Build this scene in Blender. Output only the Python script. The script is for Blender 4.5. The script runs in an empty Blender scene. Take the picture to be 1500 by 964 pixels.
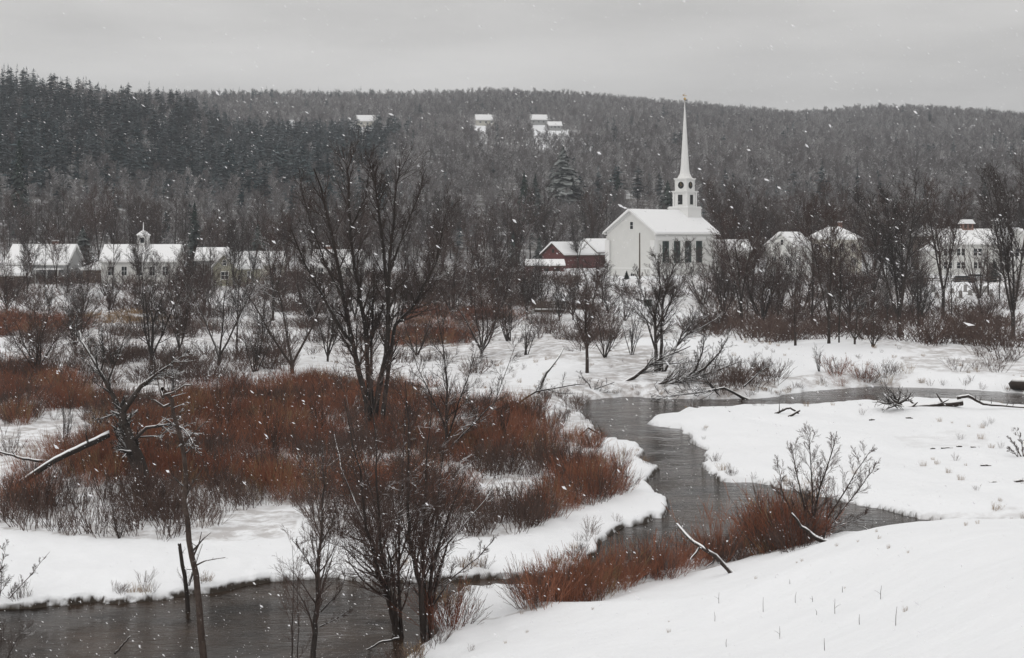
import bpy, math, random
import numpy as np
from math import radians, sin, cos, pi
SC = bpy.context.scene
COL = SC.collection
random.seed(7)

# ------------------------------------------------------------------ camera
F, CX, YH, H = 2200.0, 750.0, 345.0, 13.0      # focal length and horizon row in photo pixels, eye height in metres
cam = bpy.data.cameras.new('camera')
cam_o = bpy.data.objects.new('camera', cam); COL.objects.link(cam_o)
cam.sensor_width = 36.0; cam.sensor_fit = 'HORIZONTAL'
cam.lens = 36.0 * F / 1500.0
cam.shift_y = -(482.0 - YH) / 1500.0
cam.clip_end = 6000; cam.clip_start = 0.1
cam_o.location = (0, 0, H); cam_o.rotation_euler = (pi / 2, 0, 0)
SC.camera = cam_o

# ------------------------------------------------------------------ sky, sun, exposure
SUN_EL, SUN_AZ = radians(34), radians(235)
world = bpy.data.worlds.new('World'); SC.world = world; world.use_nodes = True
nt = world.node_tree; nt.nodes.clear()
def wn(t, **k):
    n = nt.nodes.new(t)
    for a, b in k.items(): setattr(n, a, b)
    return n
def wmath(op, a, b=None, c=None):
    n = wn('ShaderNodeMath', operation=op)
    for i, v in enumerate((a, b, c)):
        if v is None: continue
        if isinstance(v, (int, float)): n.inputs[i].default_value = v
        else: nt.links.new(v, n.inputs[i])
    return n.outputs[0]
sky = wn('ShaderNodeTexSky', sky_type='NISHITA'); sky.sun_disc = False
sky.sun_elevation = SUN_EL; sky.sun_rotation = SUN_AZ; sky.dust_density = 6; sky.air_density = 1.0
hsv = wn('ShaderNodeHueSaturation'); hsv.inputs['Saturation'].default_value = 0.12; hsv.inputs['Value'].default_value = 0.05
nt.links.new(sky.outputs[0], hsv.inputs['Color'])
tc = wn('ShaderNodeTexCoord')
sep = wn('ShaderNodeSeparateXYZ'); nt.links.new(tc.outputs['Generated'], sep.inputs[0])
zz = wmath('MAXIMUM', sep.outputs[2], 0.0)
# overcast sky: brighter towards the zenith (CIE overcast law), streaky cloud on top
lum = wmath('MULTIPLY_ADD', wmath('POWER', zz, 1.25), 0.85, 1.0)
mp = wn('ShaderNodeMapping'); mp.inputs['Scale'].default_value = (2.6, 2.6, 13.0); mp.inputs['Location'].default_value = (0.35, 0.0, 0.2)
nt.links.new(tc.outputs['Generated'], mp.inputs[0])
no = wn('ShaderNodeTexNoise'); no.inputs['Scale'].default_value = 1.0; no.inputs['Detail'].default_value = 6; no.inputs['Roughness'].default_value = 0.52
nt.links.new(mp.outputs[0], no.inputs['Vector'])
cl = wn('ShaderNodeMapRange'); cl.inputs[1].default_value = 0.33; cl.inputs[2].default_value = 0.67; cl.inputs[3].default_value = 0.74; cl.inputs[4].default_value = 1.12
nt.links.new(no.outputs[0], cl.inputs[0])
lum = wmath('MULTIPLY', wmath('MULTIPLY', lum, cl.outputs[0]), 0.715)
cc = wn('ShaderNodeCombineColor')
nt.links.new(lum, cc.inputs[0]); nt.links.new(wmath('MULTIPLY', lum, 0.985), cc.inputs[1]); nt.links.new(wmath('MULTIPLY', lum, 0.965), cc.inputs[2])
mx = wn('ShaderNodeMix', data_type='RGBA', blend_type='MIX'); mx.inputs[0].default_value = 0.9
nt.links.new(hsv.outputs[0], mx.inputs[6]); nt.links.new(cc.outputs[0], mx.inputs[7])
bg = wn('ShaderNodeBackground'); bg.inputs[1].default_value = 1.0
nt.links.new(mx.outputs[2], bg.inputs[0])
wo = wn('ShaderNodeOutputWorld'); nt.links.new(bg.outputs[0], wo.inputs[0])

sun = bpy.data.lights.new('sun', 'SUN'); sun.energy = 0.6; sun.angle = radians(16); sun.color = (1.0, 0.97, 0.93)
sun_o = bpy.data.objects.new('sun', sun); COL.objects.link(sun_o)
sun_o.rotation_euler = (pi / 2 - SUN_EL, 0, pi - SUN_AZ)
SC.view_settings.view_transform = 'Standard'; SC.view_settings.look = 'None'
SC.view_settings.exposure = 0.0; SC.view_settings.gamma = 1.0
SC.view_settings.use_curve_mapping = False
SC.render.engine = 'CYCLES'
SC.cycles.use_denoising = True
SC.cycles.max_bounces = 5; SC.cycles.diffuse_bounces = 3; SC.cycles.glossy_bounces = 2
SC.cycles.transmission_bounces = 2; SC.cycles.volume_bounces = 0; SC.cycles.transparent_max_bounces = 4
SC.cycles.caustics_reflective = False; SC.cycles.caustics_refractive = False
SC.cycles.use_adaptive_sampling = True; SC.cycles.adaptive_threshold = 0.01

# ------------------------------------------------------------------ numeric helpers
def hsh(ix, iy, s):
    h = (ix.astype(np.int64) * 374761393 + iy.astype(np.int64) * 668265263 + s * 974634777) & 0xffffffff
    h = ((h ^ (h >> 13)) * 1274126177) & 0xffffffff
    return ((h ^ (h >> 16)) & 0xffff) / 65535.0
def vn(x, y, s=0):                              # value noise, 0..1
    ix, iy = np.floor(x), np.floor(y); fx, fy = x - ix, y - iy
    fx = fx * fx * (3 - 2 * fx); fy = fy * fy * (3 - 2 * fy)
    a, b = hsh(ix, iy, s), hsh(ix + 1, iy, s); c, d = hsh(ix, iy + 1, s), hsh(ix + 1, iy + 1, s)
    return (a * (1 - fx) + b * fx) * (1 - fy) + (c * (1 - fx) + d * fx) * fy
def fbm(x, y, s=0, o=3):
    t, a = 0, 0.5
    for i in range(o): t = t + a * vn(x * 2 ** i, y * 2 ** i, s + i); a *= 0.5
    return t / (1 - 0.5 ** o)
def sm(x, a, b):
    t = np.clip((x - a) / (b - a), 0, 1); return t * t * (3 - 2 * t)
def unp(px, py, z=0.0):                         # photo pixel on a level plane -> plan point
    Y = F * (H - z) / (py - YH); return ((px - CX) / F * Y, Y)
def seg_dist(X, Y, poly, closed):
    D = np.full(X.shape, 1e9); n = len(poly)
    for i in range(n if closed else n - 1):
        ax, ay = poly[i]; bx, by = poly[(i + 1) % n]
        dx, dy = bx - ax, by - ay
        t = np.clip(((X - ax) * dx + (Y - ay) * dy) / (dx * dx + dy * dy + 1e-12), 0, 1)
        D = np.minimum(D, (X - ax - t * dx) ** 2 + (Y - ay - t * dy) ** 2)
    return np.sqrt(D)
def inside(X, Y, poly):
    r = np.zeros(X.shape, bool); n = len(poly)
    for i in range(n):
        ax, ay = poly[i]; bx, by = poly[(i + 1) % n]
        c = (ay > Y) != (by > Y)
        xi = ax + (Y - ay) * (bx - ax) / (by - ay + 1e-12)
        r ^= c & (X < xi)
    return r

# ------------------------------------------------------------------ the lie of the land
far_bank = [(1640,584),(1560,580),(1500,577),(1400,570),(1280,566),(1180,574),(1140,581),(1100,584),(1030,585),(960,584),(930,582),(890,583),(866,586),
  (852,593),(858,610),(871,632),(890,646),(920,649),(947,660),(933,672),(968,689),(947,700),(953,723),(991,744),(981,758),(893,779),(887,797),(884,815),
  (859,823),(852,840),(776,847),(697,852),(653,854),(560,853),(480,847),(400,853),(330,866),(260,874),(180,883),(100,888),(0,893),(-160,905),(-500,925)]
near_bank = [(-600,1000),(300,1004),(480,1000),(575,985),(630,945),(645,905),(660,882),(690,868),(740,862),(797,867),(832,880),(900,860),(960,844),(1010,830),(1080,812),
  (1130,806),(1200,806),(1300,815),(1400,825),(1700,835),(2300,840)]
bar_bank = [(2300,800),(1700,790),(1400,768),(1330,757),(1280,745),(1200,728),(1130,712),(1060,705),(1040,695),(1025,672),(1030,660),(1003,650),(1010,640),
  (1000,630),(970,625),(948,622),(950,615),(1010,602),(1035,592),(1060,590),(1100,589),(1160,588.5),(1220,583),(1300,578),(1400,581),(1500,588),(1560,592),(1640,596)]
# the bar hides the near side of the channel behind it: that bank is read off along the top of its snow
RIVER = [unp(*p) for p in far_bank + near_bank] + [unp(x, y, 0.62 if i >= 18 else 0.0) for i, (x, y) in enumerate(bar_bank)]
TOE = [unp(*p) for p in near_bank]
TOE_IN = TOE + [(200, 20), (200, -300), (-200, -300), (-200, 30)]

R1 = np.array([[-700,80],[-350,92],[-273,90],[-236,84],[-200,79],[-178,75],[-153,63],[-127,53],[-109,46],[-91,34],[-69,16],[-47,0],[0,-10]], float)
R2 = np.array([[-1500,150],[-600,148],[-334,152],[-239,152],[-102,152],[-20,155],[75,151],[102,148],[170,142],[239,136],[286,132],[320,136],[375,139],[443,136],[511,128],[900,120],[1500,120]], float)
BASE = np.array([[-400,0.55],[100,0.55],[130,0.8],[180,1.3],[230,2.0],[275,4.0],[330,4.4],[400,7.5],[3000,7.5]], float)
def river_d(X, Y):                              # + on land, - in the water, metres
    d = np.full(X.shape, 30.0)
    m = (Y > 36) & (Y < 150)
    if m.any():
        x, y = X[m], Y[m]
        q = seg_dist(x, y, RIVER, True)
        q = np.where(inside(x, y, RIVER), -q, q)
        d[m] = q + 0.9 * (fbm(x * 0.8, y * 0.45, 5) - 0.5) + 0.35 * (fbm(x * 2.6, y * 1.5, 7) - 0.5)
    return d
def ground(X, Y):
    X = np.asarray(X, float); Y = np.asarray(Y, float)
    z = np.interp(Y, BASE[:, 0], BASE[:, 1])
    z = z + 0.5 * (fbm(X / 9, Y / 14, 1) - 0.5) * sm(Y, 60, 75) + 0.40 * (fbm(X / 2.2, Y / 3.2, 2) - 0.5)
    z = z + 2.2 * (fbm(X / 40, Y / 50, 3) - 0.5) * sm(Y, 170, 260)
    z = z + 1.1 * np.exp(-((Y - 150) / 16) ** 2) * sm(X, -4, 6) * (1 - 0.3 * sm(X, 40, 60))
    # foreground hillside the camera stands on
    m = Y < 75
    if m.any():
        x, y = X[m], Y[m]
        s = seg_dist(x, y, TOE, False); s = np.where(inside(x, y, TOE_IN), s, -s)
        k = 0.22 + 0.13 * sm(x, 5, 13)
        a = k * s + 0.0022 * s * s
        b = 11.4 - 0.152 * y + 0.004 * x
        h = -0.7 * np.log(np.exp(-np.clip(a, -50, 50) / 0.7) + np.exp(-np.clip(b, -50, 50) / 0.7))
        h = h + 0.30 * (fbm(x / 4, y / 4, 8) - 0.5) + 0.06 * (fbm(x * 1.1, y * 1.1, 9) - 0.5)
        z[m] = np.where(s > 0, np.maximum(0.32 + 0.1 * fbm(x, y, 4), h), z[m])
    # hills
    h1 = np.interp(X, R1[:, 0], R1[:, 1]); t1 = np.clip((Y - 330) / 470, 0, 1)
    h1 = 5 + 0.915 * h1 * (t1 ** 1.15) * (1 - 0.9 * sm(Y, 830, 1300)) + 7 * (fbm(X / 70, Y / 90, 11) - 0.5) * t1
    h2 = np.interp(X, R2[:, 0], R2[:, 1]); t2 = np.clip((Y - 380) / 1120, 0, 1)
    h2 = 6 + (h2 - 12) * (t2 ** 1.12) - 120 * sm(Y, 1540, 2300) + 10 * (fbm(X / 110, Y / 140, 12) - 0.5) * t2 * (1 - t2) * 3
    hh = np.where(Y > 330, np.maximum(h1, np.where(Y > 380, h2, -9)), -9)
    z = np.where(hh > z, hh, z)
    d = river_d(X, Y)
    edge = 0.12 + 0.36 * fbm(X / 1.6, Y / 2.4, 6)
    w = sm(d, 0.3, 2.8)
    land = np.where(d < 8, edge * (1 - w) + np.maximum(z, edge) * w, z)
    k = np.clip(Y / 60, 1, 2.2)
    lip = sm(d, -0.32 * k, 0.20 * k)
    return -0.75 + (land + 0.75) * lip
def gz(x, y): return float(ground(np.array([x]), np.array([y]))[0])
_RY = np.concatenate([np.arange(8, 60, 0.12), np.arange(60, 160, 0.3), np.geomspace(160, 2300, 900)])
def hit(px, py):                                # where the ray through a photo pixel meets the ground
    X = (px - CX) / F * _RY; zr = H - (py - YH) / F * _RY
    g = ground(X, _RY); i = int(np.argmax(g >= zr))
    if g[i] < zr[i]: i = len(_RY) - 1
    return X[i], _RY[i], g[i]
def at(px, py, Y): return ((px - CX) / F * Y, Y, H - (py - YH) / F * Y)

# ------------------------------------------------------------------ materials
def mat(name):
    m = bpy.data.materials.new(name); m.use_nodes = True
    t = m.node_tree; b = t.nodes['Principled BSDF']
    return m, t, b
def N(t, typ, **k):
    n = t.nodes.new(typ)
    for a, v in k.items(): setattr(n, a, v)
    return n
def mixc(t, fac, a, b):
    n = N(t, 'ShaderNodeMix', data_type='RGBA')
    for i, v in ((0, fac), (6, a), (7, b)):
        if hasattr(v, 'default_value') or hasattr(v, 'is_linked'): t.links.new(v, n.inputs[i])
        elif isinstance(v, (int, float)): n.inputs[i].default_value = v
        else: n.inputs[i].default_value = (*v, 1)
    return n.outputs[2]
def noise(t, scale, detail=3, rough=0.5, obj=False, vec=None):
    n = N(t, 'ShaderNodeTexNoise'); n.inputs['Scale'].default_value = scale; n.inputs['Detail'].default_value = detail; n.inputs['Roughness'].default_value = rough
    if vec is None:
        if obj: vec = N(t, 'ShaderNodeTexCoord').outputs['Object']
        else: vec = N(t, 'ShaderNodeNewGeometry').outputs['Position']
    t.links.new(vec, n.inputs['Vector'])
    return n.outputs[0]
def rng_(t, v, a, b, c=0.0, d=1.0):
    n = N(t, 'ShaderNodeMapRange'); n.inputs[1].default_value = a; n.inputs[2].default_value = b; n.inputs[3].default_value = c; n.inputs[4].default_value = d
    t.links.new(v, n.inputs[0]); return n.outputs[0]
def mth(t, op, a, b):
    n = N(t, 'ShaderNodeMath', operation=op)
    for i, v in enumerate((a, b)):
        if isinstance(v, (int, float)): n.inputs[i].default_value = v
        else: t.links.new(v, n.inputs[i])
    return n.outputs[0]
def bump(t, b, h, strength, dist):
    n = N(t, 'ShaderNodeBump'); n.inputs['Strength'].default_value = strength; n.inputs['Distance'].default_value = dist
    t.links.new(h, n.inputs['Height']); t.links.new(n.outputs[0], b.inputs['Normal'])
SNOWC = (0.84, 0.845, 0.855)
def plain(name, col, rough=0.7, var=0.15, scale=3.0, metal=0.0, spec=0.3, bmp=0):
    m, t, b = mat(name)
    n = noise(t, scale, 4, 0.6)
    lo = tuple(c * (1 - var) for c in col); hi = tuple(min(1, c * (1 + var)) for c in col)
    t.links.new(mixc(t, n, lo, hi), b.inputs['Base Color'])
    b.inputs['Roughness'].default_value = rough; b.inputs['Metallic'].default_value = metal; b.inputs['Specular IOR Level'].default_value = spec
    if bmp: bump(t, b, n, bmp, 0.02)
    return m
def bark_mat(name, col, snow=0.5, tint=0.3, lo=0.45, hi=0.8, nscale=1.5, rough=0.0):
    """bark with snow lying on what faces the sky, in patches"""
    m, t, b = mat(name)
    oi = N(t, 'ShaderNodeObjectInfo').outputs['Random']
    base = mixc(t, rng_(t, noise(t, 6, 4, 0.65), 0.3, 0.7), tuple(c * (1 - tint) for c in col), tuple(c * (1 + tint) for c in col))
    base = mixc(t, mth(t, 'MULTIPLY', oi, 0.5), base, (col[0] * 1.35, col[1] * 1.05, col[2] * 0.95))
    if snow > 0:
        g = N(t, 'ShaderNodeNewGeometry')
        sx = N(t, 'ShaderNodeSeparateXYZ'); t.links.new(g.outputs['Normal'], sx.inputs[0])
        f = rng_(t, sx.outputs[2], lo, hi)
        p = rng_(t, noise(t, nscale, 2, 0.5), 0.62 - 0.35 * snow, 0.72 - 0.35 * snow)
        base = mixc(t, mth(t, 'MULTIPLY', f, p), base, SNOWC)
    t.links.new(base, b.inputs['Base Color']); b.inputs['Roughness'].default_value = 0.85; b.inputs['Specular IOR Level'].default_value = 0.15
    if rough: bump(t, b, noise(t, 16, 4, 0.7), rough, 0.03)
    return m
def instance_mat(name, a, c, snow=0.0, snowlo=0.2, snowhi=0.9, patch=0.012):
    """colour differs from plant to plant and in broad drifts over the land"""
    m, t, b = mat(name)
    oi = N(t, 'ShaderNodeObjectInfo').outputs['Random']
    dr = rng_(t, noise(t, patch, 3, 0.6), 0.35, 0.65)
    f = mth(t, 'ADD', mth(t, 'MULTIPLY', oi, 0.55), mth(t, 'MULTIPLY', dr, 0.45))
    base = mixc(t, f, a, c)
    if snow > 0:
        g = N(t, 'ShaderNodeNewGeometry'); sx = N(t, 'ShaderNodeSeparateXYZ'); t.links.new(g.outputs['Normal'], sx.inputs[0])
        ab = mth(t, 'ABSOLUTE', sx.outputs[2], 0)
        s = mth(t, 'MULTIPLY', rng_(t, ab, snowlo, snowhi), mth(t, 'MULTIPLY', rng_(t, mth(t, 'FRACT', mth(t, 'MULTIPLY', oi, 7.3), 0), 0.1, 0.9), snow))
        base = mixc(t, s, base, SNOWC)
    t.links.new(base, b.inputs['Base Color']); b.inputs['Roughness'].default_value = 0.9; b.inputs['Specular IOR Level'].default_value = 0.1
    return m

def ground_mat():
    m, t, b = mat('snow_ground')
    g = N(t, 'ShaderNodeNewGeometry'); sx = N(t, 'ShaderNodeSeparateXYZ'); t.links.new(g.outputs['Normal'], sx.inputs[0])
    px = N(t, 'ShaderNodeSeparateXYZ'); t.links.new(g.outputs['Position'], px.inputs[0])
    snow = mixc(t, noise(t, 0.7, 5, 0.6), (0.79, 0.805, 0.83), (0.855, 0.865, 0.885))
    # bare earth where the bank is too steep to hold snow
    st = rng_(t, sx.outputs[2], 0.55, 0.80, 1.0, 0.0)
    lo = rng_(t, mth(t, 'ADD', px.outputs[2], mth(t, 'MULTIPLY', noise(t, 1.1, 3), 0.35)), 0.36, 0.46, 1.0, 0.0)
    earth = mixc(t, noise(t, 5, 4, 0.6), (0.020, 0.016, 0.013), (0.07, 0.055, 0.042))
    base = mixc(t, mth(t, 'MULTIPLY', mth(t, 'MULTIPLY', st, lo), rng_(t, noise(t, 2.0, 3), 0.30, 0.45)), snow, earth)
    # matted grass and undergrowth poking through
    at_ = N(t, 'ShaderNodeAttribute', attribute_name='growth')
    gr = mth(t, 'MULTIPLY', at_.outputs['Fac'], rng_(t, noise(t, 0.9, 5, 0.65), 0.40, 0.58))
    base = mixc(t, gr, base, mixc(t, noise(t, 3, 3), (0.09, 0.045, 0.028), (0.16, 0.11, 0.07)))
    wd = N(t, 'ShaderNodeAttribute', attribute_name='wood')
    wr = mth(t, 'MULTIPLY', wd.outputs['Fac'], rng_(t, noise(t, 0.12, 4, 0.7), 0.20, 0.52))
    base = mixc(t, wr, base, (0.10, 0.092, 0.086))
    t.links.new(base, b.inputs['Base Color']); b.inputs['Roughness'].default_value = 0.75; b.inputs['Specular IOR Level'].default_value = 0.2
    h = mth(t, 'ADD', mth(t, 'MULTIPLY', noise(t, 1.6, 5, 0.55), 1.0), mth(t, 'MULTIPLY', noise(t, 14, 3, 0.6), 0.12))
    bump(t, b, h, 0.5, 0.12)
    return m
def water_mat():
    m, t, b = mat('river_water')
    tcv = N(t, 'ShaderNodeNewGeometry').outputs['Position']
    mp = N(t, 'ShaderNodeMapping'); mp.inputs['Scale'].default_value = (0.55, 1.9, 1.0); mp.inputs['Rotation'].default_value = (0, 0, 0.2)
    t.links.new(tcv, mp.inputs[0])
    base = mixc(t, rng_(t, noise(t, 0.28, 5, 0.6), 0.35, 0.65), (0.012, 0.009, 0.007), (0.050, 0.034, 0.024))
    t.links.new(base, b.inputs['Base Color'])
    b.inputs['Roughness'].default_value = 0.09; b.inputs['IOR'].default_value = 1.20
    h = mth(t, 'ADD', mth(t, 'MULTIPLY', noise(t, 1.7, 4, 0.55, vec=mp.outputs[0]), 1.0), mth(t, 'MULTIPLY', noise(t, 6.5, 3, 0.6, vec=mp.outputs[0]), 0.33))
    bump(t, b, mth(t, 'MULTIPLY', h, rng_(t, noise(t, 0.16, 4, 0.6), 0.40, 0.60, 0.15, 1.0)), 1.0, 0.12)
    return m
M = dict(
  ground=ground_mat(), water=water_mat(),
  snow=plain('settled_snow', SNOWC, 0.75, 0.03, 2.0, 0, 0.2, 0.4),
  bark=bark_mat('dark_bark', (0.038, 0.033, 0.030), 1.0, rough=0.6),
  bark_clean=bark_mat('dark_twig', (0.046, 0.039, 0.036), 0.25),
  bark_white=bark_mat('snow_laden_bark', (0.042, 0.035, 0.031), 1.25, 0.3, 0.55, 0.82),
  bark_orange=bark_mat('weathered_orange_bark', (0.052, 0.042, 0.036), 0.4, 0.75, rough=0.9),
  log=bark_mat('log_bark', (0.032, 0.027, 0.024), 1.6, 0.3, 0.5, 0.75),
  twig_brown=bark_mat('red_brown_twig', (0.066, 0.048, 0.042), 0.25),
  far_twig=instance_mat('hillside_twig', (0.065, 0.057, 0.055), (0.20, 0.180, 0.178), 0.6, 0.1, 0.7),
  far_needle=instance_mat('hillside_needle', (0.003, 0.018, 0.023), (0.013, 0.050, 0.056), 0.18, 0.55, 1.0),
  needle=instance_mat('dark_needle', (0.010, 0.020, 0.016), (0.022, 0.038, 0.028), 0.30, 0.5, 0.98),
  red_stem=instance_mat('rust_red_stem', (0.155, 0.055, 0.034), (0.31, 0.137, 0.082), 0, patch=0.09),
  dull_stem=instance_mat('grey_brown_stem', (0.055, 0.039, 0.035), (0.13, 0.088, 0.072), 0, patch=0.12),
  straw=instance_mat('straw_stem', (0.20, 0.12, 0.06), (0.30, 0.21, 0.12), 0, patch=0.1),
)

# ------------------------------------------------------------------ object helpers
def tag(o, label=None, cat=None, group=None, kind=None):
    if label: o['label'] = label
    if cat: o['category'] = cat
    if group: o['group'] = group
    if kind: o['kind'] = kind
    return o
def empty(name, loc=(0, 0, 0), rz=0.0):
    o = bpy.data.objects.new(name, None); COL.objects.link(o); o.location = loc; o.rotation_euler = (0, 0, rz); o.empty_display_size = 0.3
    return o
def fast_mesh(name, V, quads=None, tris=None, smooth=False):
    me = bpy.data.meshes.new(name)
    V = np.asarray(V, np.float32); q = np.zeros((0, 4), np.int32) if quads is None else np.asarray(quads, np.int32); r = np.zeros((0, 3), np.int32) if tris is None else np.asarray(tris, np.int32)
    me.vertices.add(len(V)); me.vertices.foreach_set('co', V.ravel())
    me.loops.add(q.size + r.size); me.loops.foreach_set('vertex_index', np.concatenate([q.ravel(), r.ravel()]))
    me.polygons.add(len(q) + len(r))
    st = np.concatenate([np.arange(len(q)) * 4, q.size + np.arange(len(r)) * 3]).astype(np.int32)
    me.polygons.foreach_set('loop_start', st)
    me.polygons.foreach_set('use_smooth', np.full(len(q) + len(r), smooth))
    me.update(calc_edges=True); me.validate()
    return me
def obj(name, me, material=None, parent=None, loc=None):
    o = bpy.data.objects.new(name, me)
    if material is not None and not me.materials: me.materials.append(material)
    COL.objects.link(o)
    if parent is not None: o.parent = parent
    if loc is not None: o.location = loc
    return o
class MB:
    def __init__(s): s.v = []; s.f = []
    def add(s, V, Fs):
        n = len(s.v); s.v += [tuple(p) for p in V]; s.f += [tuple(i + n for i in f) for f in Fs]; return s
    def box(s, x0, x1, y0, y1, z0, z1):
        return s.add([(x0,y0,z0),(x1,y0,z0),(x1,y1,z0),(x0,y1,z0),(x0,y0,z1),(x1,y0,z1),(x1,y1,z1),(x0,y1,z1)],
                     [(0,3,2,1),(4,5,6,7),(0,1,5,4),(1,2,6,5),(2,3,7,6),(3,0,4,7)])
    def prism(s, poly, axis, a, b):             # poly: 2D outline; swept along axis from a to b
        P = []
        for q in (a, b):
            for (u, w) in poly: P.append({'x': (q, u, w), 'y': (u, q, w), 'z': (u, w, q)}[axis])
        n = len(poly)
        fs = [tuple(range(n))[::-1], tuple(range(n, 2 * n))] + [(i, (i + 1) % n, n + (i + 1) % n, n + i) for i in range(n)]
        return s.add(P, fs)
    def lathe(s, prof, n=8, cx=0, cy=0, ph=0.0):
        V = []; fs = []
        for (r, z) in prof:
            for k in range(n): a = ph + 2 * pi * k / n; V.append((cx + r * cos(a), cy + r * sin(a), z))
        for i in range(len(prof) - 1):
            for k in range(n): fs.append((i*n+k, i*n+(k+1)%n, (i+1)*n+(k+1)%n, (i+1)*n+k))
        fs += [tuple(range(n))[::-1], tuple(range((len(prof)-1)*n, len(prof)*n))]
        return s.add(V, fs)
    def mesh(s, name, fix=True):
        me = bpy.data.meshes.new(name); me.from_pydata(s.v, [], s.f); me.update()
        if fix:
            import bmesh
            bm = bmesh.new(); bm.from_mesh(me); bmesh.ops.recalc_face_normals(bm, faces=bm.faces); bm.to_mesh(me); bm.free()
        return me
    def build(s, name, material, parent=None): return obj(name, s.mesh(name), material, parent)

# tubes: all branches with the same number of rings go through numpy together
def tube_mesh(name, polys, smooth=True):
    groups = {}
    for pts, rad, sd in polys: groups.setdefault((len(pts), sd), []).append((pts, rad))
    VV, QQ, off = [], [], 0
    for (n, sd), lst in groups.items():
        P = np.array([a for a, _ in lst], float); R = np.array([b for _, b in lst], float)
        T = np.gradient(P, axis=1); T /= np.linalg.norm(T, axis=2, keepdims=True) + 1e-9
        mt = T.mean(axis=1); ref = np.where((np.abs(mt[:, 2]) > 0.8)[:, None], np.array([1.0, 0, 0]), np.array([0, 0, 1.0]))[:, None, :]
        A = np.cross(T, np.broadcast_to(ref, T.shape)); A /= np.linalg.norm(A, axis=2, keepdims=True) + 1e-9
        B = np.cross(T, A)
        ang = np.arange(sd) * 2 * pi / sd
        V = P[:, :, None, :] + R[:, :, None, None] * (A[:, :, None, :] * np.cos(ang)[None, None, :, None] + B[:, :, None, :] * np.sin(ang)[None, None, :, None])
        m = len(lst)
        i, j, k = np.meshgrid(np.arange(m), np.arange(n - 1), np.arange(sd), indexing='ij')
        b0 = off + i * n * sd + j * sd
        q = np.stack([b0 + k, b0 + (k + 1) % sd, b0 + sd + (k + 1) % sd, b0 + sd + k], -1).reshape(-1, 4)
        VV.append(V.reshape(-1, 3)); QQ.append(q); off += m * n * sd
    return fast_mesh(name, np.concatenate(VV), np.concatenate(QQ), smooth=smooth)
def nrm(v):
    l = math.sqrt(v[0] ** 2 + v[1] ** 2 + v[2] ** 2) + 1e-9; return (v[0] / l, v[1] / l, v[2] / l)
def sides(r): return 7 if r > 0.09 else 5 if r > 0.035 else 4 if r > 0.015 else 3
def branch(out, rg, p, d, L, r, lv, cfg, rmin):
    """cfg per level: (segments, wander, lift, children, first child at, angle lo, angle hi, length ratio)"""
    seg, wan, lift, nch, t0, a0, a1, ratio = cfg[lv]
    pts, rad, dirs = [p], [r], [d]
    st = L / seg
    for i in range(seg):
        d = nrm((d[0] + rg.uniform(-wan, wan), d[1] + rg.uniform(-wan, wan), d[2] + rg.uniform(-wan, wan) * 0.7 + lift))
        p = (p[0] + d[0] * st, p[1] + d[1] * st, p[2] + d[2] * st)
        pts.append(p); dirs.append(d); rad.append(max(rmin * 0.6, r * (1 - 0.85 * (i + 1) / seg)))
    out.append((pts, rad, lv))
    spawn(out, rg, pts, rad, L, lv, cfg, rmin)
def spawn(out, rg, pts, rad, L, lv, cfg, rmin, dens=1.0):
    seg, wan, lift, nch, t0, a0, a1, ratio = cfg[lv]
    if lv + 1 >= len(cfg): return
    n = len(pts) - 1
    for c in range(max(1, int(nch * dens * rg.uniform(0.8, 1.2) + 0.5)) if nch else 0):
        t = t0 + (1 - t0) * (c + rg.random()) / max(1, nch * dens); t = min(t, 0.999)
        i = int(t * n); f = t * n - i
        a, b = pts[i], pts[i + 1]
        q = (a[0] + (b[0] - a[0]) * f, a[1] + (b[1] - a[1]) * f, a[2] + (b[2] - a[2]) * f)
        dd = nrm((b[0] - a[0], b[1] - a[1], b[2] - a[2]))
        rv = nrm((rg.gauss(0, 1), rg.gauss(0, 1), rg.gauss(0, 1)))
        dot = rv[0] * dd[0] + rv[1] * dd[1] + rv[2] * dd[2]
        s = nrm((rv[0] - dot * dd[0], rv[1] - dot * dd[1], rv[2] - dot * dd[2]))
        an = rg.uniform(a0, a1); ca, sa = cos(an), sin(an)
        cd = (dd[0] * ca + s[0] * sa, dd[1] * ca + s[1] * sa, dd[2] * ca + s[2] * sa)
        rr = max(rmin, (rad[i] * (1 - f) + rad[i + 1] * f) * rg.uniform(0.4, 0.62))
        branch(out, rg, q, cd, L * ratio * rg.uniform(0.6, 1.15) * (1.15 - 0.55 * t), rr, lv + 1, cfg, rmin)
def split_meshes(name, out, trunk_lv=0):
    tr = [(p, r, sides(r[0])) for p, r, l in out if l <= trunk_lv]
    cr = [(p, r, sides(r[0])) for p, r, l in out if l > trunk_lv]
    return tube_mesh(name + '_trunk', tr), tube_mesh(name + '_crown', cr)

# ================================================================== the ground, one sheet out to the hills
rows = [-60.0]
while rows[-1] < 2300:
    y = rows[-1]
    rows.append(y + (3.0 if y < 8 else 0.32 if y < 43 else min(15.0, 0.17 * (y / 50.0) ** 2)))
rows = np.array(rows)
inner = np.linspace(-1, 1, 540)
outer = np.array([1.03, 1.08, 1.15, 1.25, 1.4, 1.6, 1.9, 2.3, 2.8, 3.4, 4.2, 5.0])
uu = np.concatenate([-outer[::-1], inner, outer])
hw = 0.40 * np.maximum(rows, 0) + 5.0
GX = uu[None, :] * hw[:, None]; GY = np.broadcast_to(rows[:, None], GX.shape).copy()
GZ = ground(GX.ravel(), GY.ravel()).reshape(GX.shape)
nr, nc = GX.shape
idx = np.arange(nr * nc).reshape(nr, nc)
Q = np.stack([idx[:-1, :-1], idx[:-1, 1:], idx[1:, 1:], idx[1:, :-1]], -1).reshape(-1, 4)
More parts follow.
